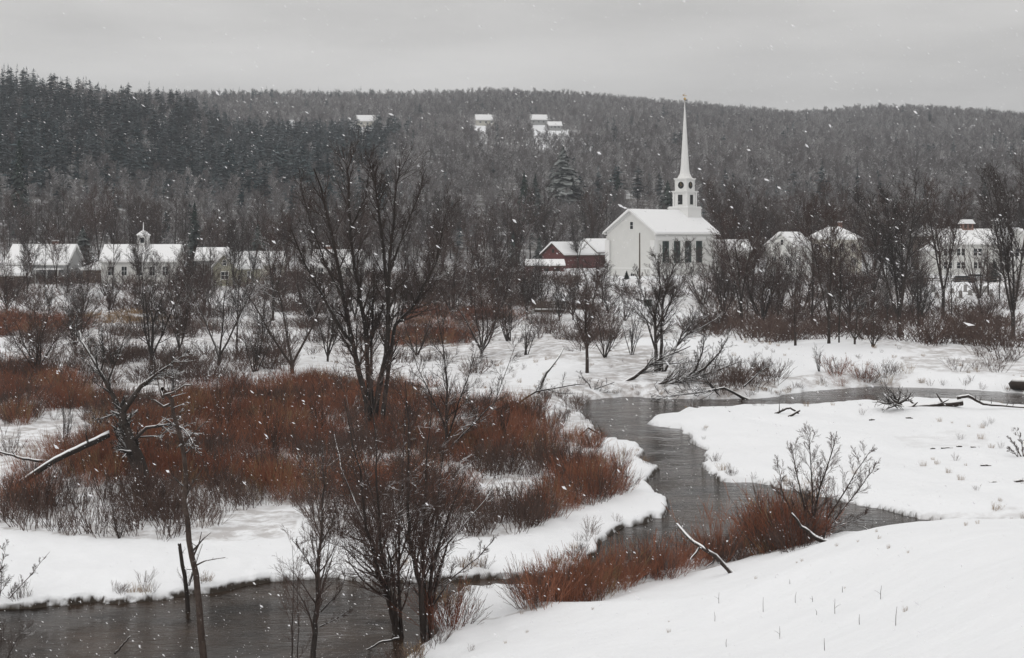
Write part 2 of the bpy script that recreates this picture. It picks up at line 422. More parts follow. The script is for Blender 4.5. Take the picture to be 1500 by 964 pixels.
g_me = fast_mesh('snow_ground', np.stack([GX, GY, GZ], -1).reshape(-1, 3), Q, smooth=True)

# thickets: outlines in plan, from where their feet show in the photo
def plan(poly): return [hit(*p)[:2] for p in poly]
THICK = [  # (outline in the photo, cover 0..1, kind, height)
  ([(0,610),(120,590),(330,575),(430,560),(560,565),(650,585),(740,590),(790,620),(860,650),(915,690),(930,712),(880,735),(800,762),(700,752),(600,748),(450,742),(330,735),(230,725),(100,745),(0,750)], 0.58, 'red', 1.15),
  ([(-80,520),(60,545),(130,575),(0,600),(-80,600)], 0.7, 'red', 1.2),
  ([(560,490),(620,485),(690,492),(690,503),(600,508),(555,503)], 1.0, 'red', 1.3),
  ([(-60,470),(60,470),(130,482),(60,492),(-60,495)], 0.9, 'red', 1.6),
  ([(90,462),(250,458),(260,474),(100,478)], 0.8, 'straw', 0.9),
  ([(280,470),(560,462),(560,476),(300,486)], 0.5, 'dull', 1.0),
  ([(380,560),(520,556),(640,566),(560,585),(400,580)], 0.6, 'red', 1.0),
  ([(0,742),(120,738),(230,735),(330,742),(440,752),(430,790),(300,795),(140,790),(0,775)], 0.50, 'dull', 1.5),
  ([(440,745),(620,752),(720,760),(800,770),(740,785),(600,790),(460,785)], 0.45, 'dull', 1.3),
  ([(560,952),(640,932),(700,908),(800,890),(900,868),(1000,842),(1100,815),(1185,802),(1185,790),(1080,808),(1000,826),(900,852),(830,872),(760,896),(650,915),(560,945)], 0.60, 'red', 1.1),
  ([(920,862),(1000,840),(1090,815),(1165,800),(1160,785),(1060,806),(940,842)], 0.52, 'red', 1.6),
  ([(740,575),(850,560),(940,570),(900,590),(800,592)], 0.6, 'dull', 0.9),
  ([(1000,560),(1060,540),(1130,540),(1140,572),(1060,578)], 0.8, 'dull', 1.6),
  ([(1130,552),(1240,545),(1330,545),(1330,560),(1180,566)], 0.55, 'red', 1.1),
  ([(1320,525),(1420,520),(1500,530),(1500,548),(1420,548),(1330,540)], 0.45, 'dull', 1.1),
  ([(1330,515),(1400,480),(1500,490),(1500,530),(1400,530)], 0.42, 'dull', 2.2),
  ([(1100,505),(1000,485),(1060,470),(1180,480),(1330,490),(1330,505),(1200,500)], 0.35, 'dull', 1.8),
  ([(590,460),(700,455),(760,470),(700,482),(590,478)], 0.5, 'red', 1.1),
  ([(0,520),(180,520),(330,515),(430,520),(420,540),(200,545),(0,545)], 0.35, 'dull', 1.2),
  ([(640,590),(760,590),(900,600),(855,640),(760,625)], 0.35, 'dull', 0.8),
  ([(1340,758),(1420,752),(1500,745),(1540,745),(1540,758),(1420,762)], 0.25, 'straw', 0.7),
  ([(0,400),(380,405),(760,400),(860,412),(800,440),(760,470),(560,462),(300,468),(0,465)], 0.42, 'dull', 1.9),
  ([(1040,415),(1340,410),(1360,440),(1500,425),(1500,485),(1330,488),(1200,492),(1040,470)], 0.34, 'dull', 1.9),
  ([(820,420),(930,425),(1040,430),(1040,450),(960,440),(840,440)], 0.45, 'dull', 1.5),
  ([(0,470),(560,476),(760,480),(760,500),(400,505),(0,512)], 0.25, 'dull', 1.2),
  ([(780,470),(860,480),(930,500),(860,520),(780,500)], 0.4, 'dull', 1.2),
  ([(0,600),(330,570),(560,560),(740,590),(930,712),(800,765),(450,745),(0,755)], 0.30, 'dull', 1.3),
  ([(0,515),(200,520),(430,515),(430,560),(250,565),(0,560)], 0.5, 'dull', 1.5),
  ([(430,515),(640,520),(760,540),(740,575),(560,560),(430,560)], 0.25, 'dull', 1.1),
  ([(640,430),(900,440),(900,480),(640,470)], 0.35, 'dull', 1.3),
  ([(1310,640),(1400,630),(1450,640),(1440,655),(1330,655)], 0.12, 'dull', 0.7),
  ([(840,862),(900,850),(1000,820),(1100,800),(1000,815),(900,842)], 0.6, 'dull', 1.6),
  ([(540,975),(600,955),(680,925),(640,915),(590,945),(540,965)], 0.7, 'dull', 1.2),
]
thick_plan = [(plan(p), c, k, h) for p, c, k, h in THICK]
grow = np.zeros(nr * nc, np.float32); fx, fy = GX.ravel(), GY.ravel()
for P, c, k, h in thick_plan:
    xs = [p[0] for p in P]; ys = [p[1] for p in P]
    m = (fx > min(xs)) & (fx < max(xs)) & (fy > min(ys)) & (fy < max(ys))
    mi = np.where(m)[0]; ins = inside(fx[mi], fy[mi], P); grow[mi[ins]] = np.maximum(grow[mi[ins]], c * (0.9 if h < 1.7 else 0.6))
gm = (fy > 112) & (fy < 335); grow[gm] = np.maximum(grow[gm], 0.55 * sm(fbm(fx[gm] / 14, fy[gm] / 22, 44), .42, .62))
a = g_me.attributes.new('growth', 'FLOAT', 'POINT'); a.data.foreach_set('value', grow)
wood = sm(fy, 345, 420).astype(np.float32)
CLEAR = []                                       # clearings round the hillside cabins: (x, y0, y1, halfwidth)
CABIN_PX = [(538,186,14.5,5.6,'pale'), (711,184,14.0,5.2,'pale'), (788,183,13.0,5.0,'grey'), (812,191,9.0,3.8,'grey'), (446,176,7.0,4.0,'pale')]
cab_loc = [hit(px, py) for px, py, *_ in CABIN_PX]
for (x, y, z), c in zip(cab_loc, CABIN_PX): CLEAR.append((x, y - 125, y + 6, c[2] * 0.52))
for px, py, hwid in ((552, 200, 15), (710, 197, 6), (814, 206, 15)):
    x, y, z = hit(px, py); CLEAR.append((x, y - 130, y + 30, hwid))
for cx, y0, y1, hwid in CLEAR: wood[(np.abs(fx - cx * (fy / ((y0 + y1) / 2))) < hwid + 4) & (fy > y0) & (fy < y1)] = 0
a = g_me.attributes.new('wood', 'FLOAT', 'POINT'); a.data.foreach_set('value', wood)
tag(obj('snow_ground', g_me, M['ground']), 'snow covered valley floor and hillsides', kind='structure')

w = MB(); xs = [p[0] for p in RIVER]; 
NW = 24
wv = []; wf = []
for j in range(NW + 1):
    for i in range(NW + 1): wv.append((-60 + 170 * i / NW, 38 + 100 * j / NW, 0.0))
for j in range(NW):
    for i in range(NW): k = j * (NW + 1) + i; wf.append((k, k + 1, k + NW + 2, k + NW + 1))
tag(w.add(wv, wf).build('river_water', M['water']), 'dark grey brown river winding between snowy banks', kind='structure')

# ================================================================== scatter of uncountable plants
def scatter(name, label, protos, pts, rot, scl, ids):
    """protos: list of meshes with material; one object, one instance per point"""
    c = bpy.data.collections.new(name + '_forms')
    for i, me in enumerate(protos): c.objects.link(bpy.data.objects.new('%s_form_%02d' % (name, i), me))
    me = bpy.data.meshes.new(name); n = len(pts)
    me.vertices.add(n); me.vertices.foreach_set('co', np.asarray(pts, np.float32).ravel())
    r = me.attributes.new('rot', 'FLOAT_VECTOR', 'POINT'); r.data.foreach_set('vector', np.asarray(rot, np.float32).ravel())
    s = me.attributes.new('scl', 'FLOAT_VECTOR', 'POINT'); s.data.foreach_set('vector', np.asarray(scl, np.float32).ravel())
    k = me.attributes.new('idx', 'INT', 'POINT'); k.data.foreach_set('value', np.asarray(ids, np.int32))
    o = obj(name, me); tag(o, label, kind='stuff')
    ng = bpy.data.node_groups.new(name + '_nodes', 'GeometryNodeTree')
    ng.interface.new_socket('Geometry', in_out='INPUT', socket_type='NodeSocketGeometry')
    ng.interface.new_socket('Geometry', in_out='OUTPUT', socket_type='NodeSocketGeometry')
    gi = ng.nodes.new('NodeGroupInput'); go = ng.nodes.new('NodeGroupOutput')
    ip = ng.nodes.new('GeometryNodeInstanceOnPoints'); ci = ng.nodes.new('GeometryNodeCollectionInfo')
    ci.inputs[0].default_value = c; ci.inputs[1].default_value = True; ci.inputs[2].default_value = True
    def na(nm, ty):
        q = ng.nodes.new('GeometryNodeInputNamedAttribute'); q.data_type = ty; q.inputs[0].default_value = nm; return q.outputs[0]
    L = ng.links.new
    L(gi.outputs[0], ip.inputs['Points']); L(ci.outputs[0], ip.inputs['Instance']); ip.inputs['Pick Instance'].default_value = True
    L(na('idx', 'INT'), ip.inputs['Instance Index'])
    er = ng.nodes.new('FunctionNodeEulerToRotation'); L(na('rot', 'FLOAT_VECTOR'), er.inputs[0]); L(er.outputs[0], ip.inputs['Rotation'])
    L(na('scl', 'FLOAT_VECTOR'), ip.inputs['Scale']); L(ip.outputs[0], go.inputs[0])
    md = o.modifiers.new('scatter', 'NODES'); md.node_group = ng
    return o

# -- forms for the far woods
def far_bare(seed, h=14.0):
    rg = random.Random(seed); out = []
    branch(out, rg, (0, 0, 0), (0, 0, 1), h * 0.8, 0.13, 0, [(5, .08, .05, 17, .28, .40, .85, .42), (3, .25, .10, 7, .2, .4, .9, .5), (2, .3, .12, 3, .2, .4, .9, .6), (1, .3, .1, 0, 0, 0, 0, 0)], 0.045)
    me = tube_mesh('far_bare', [(p, [max(x, 0.035) for x in r], 3) for p, r, l in out], False); me.materials.append(M['far_twig']); return me
def conifer_tris(seed, h=15.0, tiers=15, per=9, w=0.19, droop=0.25, sub=3, bare=0.06, pw=0.75):
    rg = random.Random(seed); V = []; T = []
    def tri(a, b, c): n = len(V); V.extend((a, b, c)); T.append((n, n + 1, n + 2))
    for i in range(tiers):
        for k in range(per):
            t = (i + rg.random() * 1.6) / (tiers + .6); z = h * (bare + (1 - bare) * t)
            R = h * w * (1 - t) ** pw * (1 if pw > .6 else min(1, .35 + 2.2 * t)) * rg.uniform(0.7, 1.15) + 0.12
            a = rg.uniform(0, 2 * pi); q = R * rg.uniform(0.65, 1.1); ca, sa = cos(a), sin(a)
            wd = q * 0.33
            for s in range(sub):
                f0, f1 = s / sub, (s + 1.25) / sub
                z0 = z - droop * q * f0 + rg.uniform(-.1, .1); z1 = z - droop * q * f1 * 1.2 - 0.15
                aa = a + rg.uniform(-.35, .35)
                e = wd * (1.1 - 0.5 * f0)
                tri((ca * q * f0 - sa * e, sa * q * f0 + ca * e, z0 - 0.15 * q * rg.random()), (ca * q * f0 + sa * e, sa * q * f0 - ca * e, z0 - 0.15 * q * rg.random()), (cos(aa) * q * f1, sin(aa) * q * f1, z1))
    tri((-.12, 0, h * .93), (.12, 0, h * .93), (0, 0, h * 1.03)); tri((0, -.12, h * .93), (0, .12, h * .93), (0, 0, h * 1.03))
    return V, T
def far_conifer(seed, h, w, bare):
    V, T = conifer_tris(seed, h, 13, 9, w, 0.15, 2, bare, 0.75 if seed % 4 == 3 else 0.42)
    n = len(V); V += [(-.15, -.1, 0), (.15, -.1, 0), (0, .15, 0), (0, 0, h * .7)]; T += [(n, n+1, n+3), (n+1, n+2, n+3), (n+2, n, n+3)]
    me = fast_mesh('far_conifer', V, None, T); me.materials.append(M['far_needle']); return me
protos = [far_bare(100 + i, 13 + i % 3) for i in range(6)] + [far_conifer(200 + i, 14 + i, (0.20, 0.24, 0.28, 0.22)[i], (0.22, 0.15, 0.3, 0.08)[i]) for i in range(4)]
rs = np.random.RandomState(3)
cell = 6.4
ny = int((1590 - 368) / cell); PX = []; 
for j in range(ny):
    y = 368 + j * cell; half = 0.43 * y + 20; n = int(2 * half / cell)
    PX.append(np.stack([-half + (np.arange(n) + rs.rand(n)) * cell, np.full(n, y) + rs.rand(n) * cell], 1))
PX = np.concatenate(PX); X, Y = PX[:, 0], PX[:, 1]
keep = np.ones(len(X), bool)
for cx, y0, y1, hwid in CLEAR: keep &= ~((np.abs(X - cx * (Y / ((y0 + y1) / 2))) < hwid) & (Y > y0) & (Y < y1))
keep &= (rs.rand(len(X)) < 0.90)
X, Y = X[keep], Y[keep]
Z = ground(X, Y)
onleft = (np.interp(X, R1[:, 0], R1[:, 1]) > 12) & (Y < 960)
nz = fbm(X / 60, Y / 80, 21)
kp = ~((fbm(X / 45, Y / 60, 25) > 0.62) & (rs.rand(len(X)) < 0.55) & (Y < 1300) & ~onleft); X, Y, Z, onleft, nz = X[kp], Y[kp], Z[kp], onleft[kp], nz[kp]
pc = np.where(onleft, np.clip(0.08 + 0.95 * sm(Z, 16, 34) * (nz > 0.30) + 0.25 * (nz - 0.5), 0.03, 0.89), 0.012 + 0.05 * (nz > 0.62))
pc = np.where(~onleft & (Y > 1400) & (X < -140), 0.22, pc)
pc = np.where(~onleft & (Y < 560), 0.03 + 0.30 * (nz > 0.60), pc)
isc = rs.rand(len(X)) < pc
ids = np.where(isc, 6 + rs.randint(0, 4, len(X)), rs.randint(0, 6, len(X)))
sc_ = np.where(isc, rs.uniform(0.50, 1.08, len(X)), rs.uniform(0.65, 1.05, len(X)))
sc_ = sc_ * np.where(Y < 520, 0.8, 1.0) * np.where(isc & onleft, 1.18, 1.0)
rot = np.stack([rs.normal(0, .03, len(X)), rs.normal(0, .03, len(X)), rs.rand(len(X)) * 6.28], 1)
scatter('hillside_wood', 'bare grey woods with dark conifers covering the hills', protos, np.stack([X, Y, Z - 0.3], 1), rot, np.stack([sc_ * rs.uniform(.9, 1.2, len(X)), sc_, sc_], 1), ids)

# -- thickets by the river
def clump(seed, n, h, spread, lean, forks, rmin, material):
    rg = random.Random(seed); out = []
    for i in range(n):
        a = rg.uniform(0, 2 * pi); q = spread * math.sqrt(rg.random()); le = rg.uniform(0.05, lean)
        hh = h * rg.uniform(0.55, 1.1); a2 = a + rg.uniform(-.9, .9)
        branch(out, rg, (q * cos(a), q * sin(a), -0.1), nrm((le * cos(a2), le * sin(a2), 1)), hh, rmin * 1.7, 0, [(3, .12, .04, forks, .25, .2, .55, .5), (2, .15, .1, 0, 0, 0, 0, 0)], rmin)
    me = tube_mesh('clump', [(p, [max(x, rmin * .7) for x in r], 3) for p, r, l in out], False); me.materials.append(material); return me
clumps = {'red': [clump(300 + i, 30, 1.45, 0.6, 0.95, 5, 0.0062, M['red_stem']) for i in range(3)] + [clump(305, 24, 1.5, 0.6, 0.9, 4, 0.006, M['straw'])] + [clump(310, 26, 1.4, 0.5, 1.1, 6, 0.0065, M['dull_stem'])],
          'dull': [clump(320 + i, 13, 1.3, 0.35, 0.9, 5, 0.008, M['dull_stem']) for i in range(4)] + [clump(325, 14, 1.2, 0.4, 0.9, 4, 0.008, M['twig_brown'])],
          'straw': [clump(330 + i, 40, 1.0, 0.5, 0.5, 1, 0.008, M['straw']) for i in range(3)]}
NAMES = {'red': ('red_willow_thicket', 'rust red leafless willow thicket along the river'), 'dull': ('grey_brown_brush', 'sparse grey brown brush stems standing in snow'), 'straw': ('dry_straw_grass', 'dry straw coloured grass tufts in snow')}
for kind in ('red', 'dull', 'straw'):
    A = []
    for P, c, k, h in thick_plan:
        if k != kind: continue
        xs = [p[0] for p in P]; ys = [p[1] for p in P]
        ym = (min(ys) + max(ys)) / 2
        stp = (0.68 if kind == 'red' else 0.8) * max(0.75, min(2.6, ym / 90))
        n = int((max(xs) - min(xs)) * (max(ys) - min(ys)) / stp ** 2)
        x = rs.uniform(min(xs), max(xs), n); y = rs.uniform(min(ys), max(ys), n)
        d = fbm(x / 3.4, y / 6.0, 31 + len(A) + {'red': 0, 'dull': 50, 'straw': 90}[kind]) 
        ok = inside(x, y, P) & (d + rs.uniform(-.10, .10, n) < 0.27 + 0.42 * c)
        x, y, d = x[ok], y[ok], d[ok]
        s = h / 1.4 * rs.uniform(0.5, 1.25, len(x)) * (1.35 - 0.9 * d) * 1.15
        wide = np.full(len(x), max(1.0, min(2.2, ym / 90)))
        A.append(np.stack([x, y, s, wide], 1))
    if kind != 'red':                            # wisps along the very edge of the banks and here and there on the flats
        n = 420 if kind == 'dull' else 130
        k = rs.randint(0, len(RIVER), n * 3); f = rs.rand(n * 3)
        P0 = np.array(RIVER)[k]; P1 = np.array(RIVER)[(k + 1) % len(RIVER)]
        q = P0 + (P1 - P0) * f[:, None] + rs.normal(0, .55, (n * 3, 2))
        ok = (np.abs(q[:, 0]) < 0.4 * q[:, 1]) & (vn(q[:, 0] / 3, q[:, 1] / 3, 77) > .5); q = q[ok][:n]
        A.append(np.stack([q[:, 0], q[:, 1], rs.uniform(.15, .5, len(q)), np.full(len(q), 1.2)], 1))
        x = rs.uniform(-30, 50, 500); y = rs.uniform(64, 170, 500); ok = (vn(x / 6, y / 9, 78) > .62); x, y = x[ok], y[ok]
        A.append(np.stack([x, y, rs.uniform(.12, .4, len(x)), np.full(len(x), 1.0)], 1))
        if kind == 'straw':
            x = rs.uniform(-3, 18, 160); y = rs.uniform(20, 50, 160); ok = vn(x / 2, y / 2, 79) > .6; x, y = x[ok], y[ok]
            A.append(np.stack([x, y, rs.uniform(.05, .13, len(x)), np.full(len(x), .8)], 1))
    A = np.concatenate(A); 
    dd = river_d(A[:, 0], A[:, 1]); A = A[dd > 0.15]
    z = ground(A[:, 0], A[:, 1]); n = len(A); pr = clumps[kind]
    wts = np.array([1.0, 1.0, 1.0, 0.5, 2.6] if kind == 'red' else [1.0] * len(pr)); wts /= wts.sum()
    sc3 = np.stack([A[:, 2] * A[:, 3], A[:, 2] * A[:, 3], A[:, 2]], 1)
    nm, lb = NAMES[kind]
    print(nm, n)
    scatter(nm, lb, pr, np.stack([A[:, 0], A[:, 1], z], 1), np.stack([rs.normal(0, .13, n), rs.normal(0, .13, n), rs.rand(n) * 6.28], 1), sc3, rs.choice(len(pr), n, p=wts))

# ================================================================== buildings
def clap_mat(name, col, pitch=0.16):
    m, t, b = mat(name)
    tcv = N(t, 'ShaderNodeTexCoord').outputs['Object']; sx = N(t, 'ShaderNodeSeparateXYZ'); t.links.new(tcv, sx.inputs[0])
    saw = mth(t, 'FRACT', mth(t, 'DIVIDE', sx.outputs[2], pitch), 0)
    n = noise(t, 0.8, 4, 0.6)
    t.links.new(mixc(t, n, tuple(c * 0.9 for c in col), tuple(min(1, c * 1.06) for c in col)), b.inputs['Base Color'])
    b.inputs['Roughness'].default_value = 0.6
    bump(t, b, mth(t, 'MULTIPLY', saw, -1.0), 0.6, 0.02)
    return m
M.update(
  white=clap_mat('white_clapboard', (0.66, 0.66, 0.64)), trim=plain('white_trim', (0.74, 0.74, 0.73), 0.5, 0.05),
  cream=clap_mat('cream_clapboard', (0.50, 0.48, 0.42)), olive=clap_mat('olive_clapboard', (0.30, 0.29, 0.22)), greyc=clap_mat('grey_clapboard', (0.36, 0.36, 0.36)),
  brown=clap_mat('brown_boards', (0.12, 0.085, 0.065), 0.25), barn=clap_mat('barn_red_boards', (0.105, 0.027, 0.025), 0.3),
  glass=plain('window_glass', (0.014, 0.018, 0.020), 0.35, 0.2, 2, 0, 0.15), shutter=plain('dark_green_shutter', (0.020, 0.038, 0.032), 0.5, 0.2),
  stone=plain('grey_stone', (0.28, 0.27, 0.26), 0.8, 0.3, 2, 0, 0.3, 0.5), brick=plain('red_brick', (0.22, 0.135, 0.11), 0.85, 0.3, 3, 0, 0.3, 0.5),
  gold=plain('gilded_metal', (0.55, 0.38, 0.16), 0.35, 0.2, 2, 0.9), wood=plain('weathered_wood', (0.10, 0.08, 0.065), 0.85, 0.3, 3, 0, 0.2, 0.5),
  dark=plain('black_opening', (0.012, 0.012, 0.013), 0.8, 0.2), tyre=plain('tyre_rubber', (0.02, 0.02, 0.02), 0.8, 0.1),
  paint_dark=plain('dark_car_paint', (0.02, 0.022, 0.026), 0.25, 0.1, 2, 0.2, 0.5), paint_silver=plain('silver_car_paint', (0.42, 0.43, 0.44), 0.3, 0.1, 2, 0.3, 0.5),
  lamp=plain('headlamp_lens', (0.6, 0.6, 0.58), 0.2, 0.05), green_paint=plain('dark_green_steel', (0.02, 0.045, 0.04), 0.5, 0.2))

def face_frame(face, L, W):
    """origin and axes of a wall: u along the wall seen from outside, n outward"""
    return {'-y': ((0, -W / 2), (1, 0), (0, -1)), '+y': ((0, W / 2), (-1, 0), (0, 1)),
            '-x': ((-L / 2, 0), (0, -1), (-1, 0)), '+x': ((L / 2, 0), (0, 1), (1, 0))}[face]
def wbox(mb, fr, u0, u1, z0, z1, n0, n1):
    (ox, oy), (ux, uy), (nx, ny) = fr
    a = [ox + ux * u + nx * n for u in (u0, u1) for n in (n0, n1)]; b = [oy + uy * u + ny * n for u in (u0, u1) for n in (n0, n1)]
    return mb.box(min(a), max(a), min(b), max(b), z0, z1)
def window(par, fr, u, z, w, h, bars=(1, 1), shutters=False, frame='trim', pane='glass'):
    t = 0.12
    f = MB()
    wbox(f, fr, u - w / 2 - t, u - w / 2, z - h / 2 - t, z + h / 2 + t, -0.02, 0.07); wbox(f, fr, u + w / 2, u + w / 2 + t, z - h / 2 - t, z + h / 2 + t, -0.02, 0.07)
    wbox(f, fr, u - w / 2, u + w / 2, z + h / 2, z + h / 2 + t, -0.02, 0.08); wbox(f, fr, u - w / 2, u + w / 2, z - h / 2 - t, z - h / 2, -0.02, 0.10)
    for i in range(1, bars[0] + 1): c = u - w / 2 + w * i / (bars[0] + 1); wbox(f, fr, c - 0.03, c + 0.03, z - h / 2, z + h / 2, 0.021, 0.05)
    for i in range(1, bars[1] + 1): c = z - h / 2 + h * i / (bars[1] + 1); wbox(f, fr, u - w / 2, u + w / 2, c - 0.03, c + 0.03, 0.021, 0.052)
    o = f.build('window', M[frame], par)
    wbox(MB(), fr, u - w / 2, u + w / 2, z - h / 2, z + h / 2, -0.02, 0.02).build('pane', M[pane], o)
    if shutters:
        for s in (-1, 1):
            c = u + s * (w / 2 + t + w * 0.27); wbox(MB(), fr, c - w * 0.25, c + w * 0.25, z - h / 2 - t, z + h / 2 + t, -0.02, 0.06).build('shutter', M['shutter'], o)
    return o
def gable_body(par, L, W, hw, rise, material, base=-2.0, name='wall'):
    return MB().prism([(-W/2, base), (W/2, base), (W/2, hw), (0, hw + rise), (-W/2, hw)], 'x', -L/2, L/2).build(name, M[material], par)
def gable_roof(par, L, W, hw, rise, over=0.5, thick=0.35, name='roof', trim=True, x0=None, x1=None):
    s = rise / (W / 2); e = W / 2 + over; ze = hw - over * s; zt = hw + rise
    x0 = -L/2 - over if x0 is None else x0; x1 = L/2 + over if x1 is None else x1
    o = None
    if trim:
        tr = MB().prism([(-e, ze - 0.02), (0, zt - 0.02), (e, ze - 0.02), (e, ze + 0.16), (0, zt + 0.18), (-e, ze + 0.16)], 'x', x0, x1)
        o = tr.build(name, M['trim'] if trim is True else M[trim], par)
    a, b = 0.18, 0.18 + thick
    sn = MB().prism([(-e + .06, ze + a), (0, zt + a + .02), (e - .06, ze + a), (e - 0.12, ze + b), (0.3, zt + b - 0.05), (-0.3, zt + b - 0.05), (-e + 0.12, ze + b)], 'x', x0 + 0.05, x1 - 0.05)
    sn.build('roof_snow' if o else name, M['snow'], o or par)
    return o
def hip_roof(par, L, W, hw, rise, over=0.5, flat=0.0, name='roof'):
    e, f = L/2 + over, W/2 + over; r = max(0.05, L/2 - W/2 + flat); q = max(0.05, flat)
    m = MB()
    for (z, A, B) in ((hw - 0.1, e, f), (hw + 0.1, e, f)): m.v += [(-A, -B, z), (A, -B, z), (A, B, z), (-A, B, z)]
    m.f += [(3, 2, 1, 0), (4, 5, 6, 7), (0, 1, 5, 4), (1, 2, 6, 5), (2, 3, 7, 6), (3, 0, 4, 7)]
    o = m.build(name, M['trim'], par)
    m = MB()
    m.v += [(-e+.05, -f+.05, hw+.1), (e-.05, -f+.05, hw+.1), (e-.05, f-.05, hw+.1), (-e+.05, f-.05, hw+.1), (-e+.1, -f+.1, hw+.38), (e-.1, -f+.1, hw+.38), (e-.1, f-.1, hw+.38), (-e+.1, f-.1, hw+.38),
            (-r, -q, hw+rise), (r, -q, hw+rise), (r, q, hw+rise), (-r, q, hw+rise)]
    m.f += [(3, 2, 1, 0), (0, 1, 5, 4), (1, 2, 6, 5), (2, 3, 7, 6), (3, 0, 4, 7), (4, 5, 9, 8), (5, 6, 10, 9), (6, 7, 11, 10), (7, 4, 8, 11), (8, 9, 10, 11)]
    m.build('roof_snow', M['snow'], o)
    return o
def chimney(par, x, y, z0, z1, s=0.45, material='brick'):
    o = MB().box(x - s, x + s, y - s, y + s, z0, z1).build('chimney', M[material], par)
    MB().box(x - s - .06, x + s + .06, y - s - .06, y + s + .06, z1, z1 + 0.22).build('chimney_snow', M['snow'], o)
def site(px, Y, rz=0.0, name='house', dz=0.0):
    x = (px - CX) / F * Y; return empty(name, (x, Y, gz(x, Y) + dz), rz)

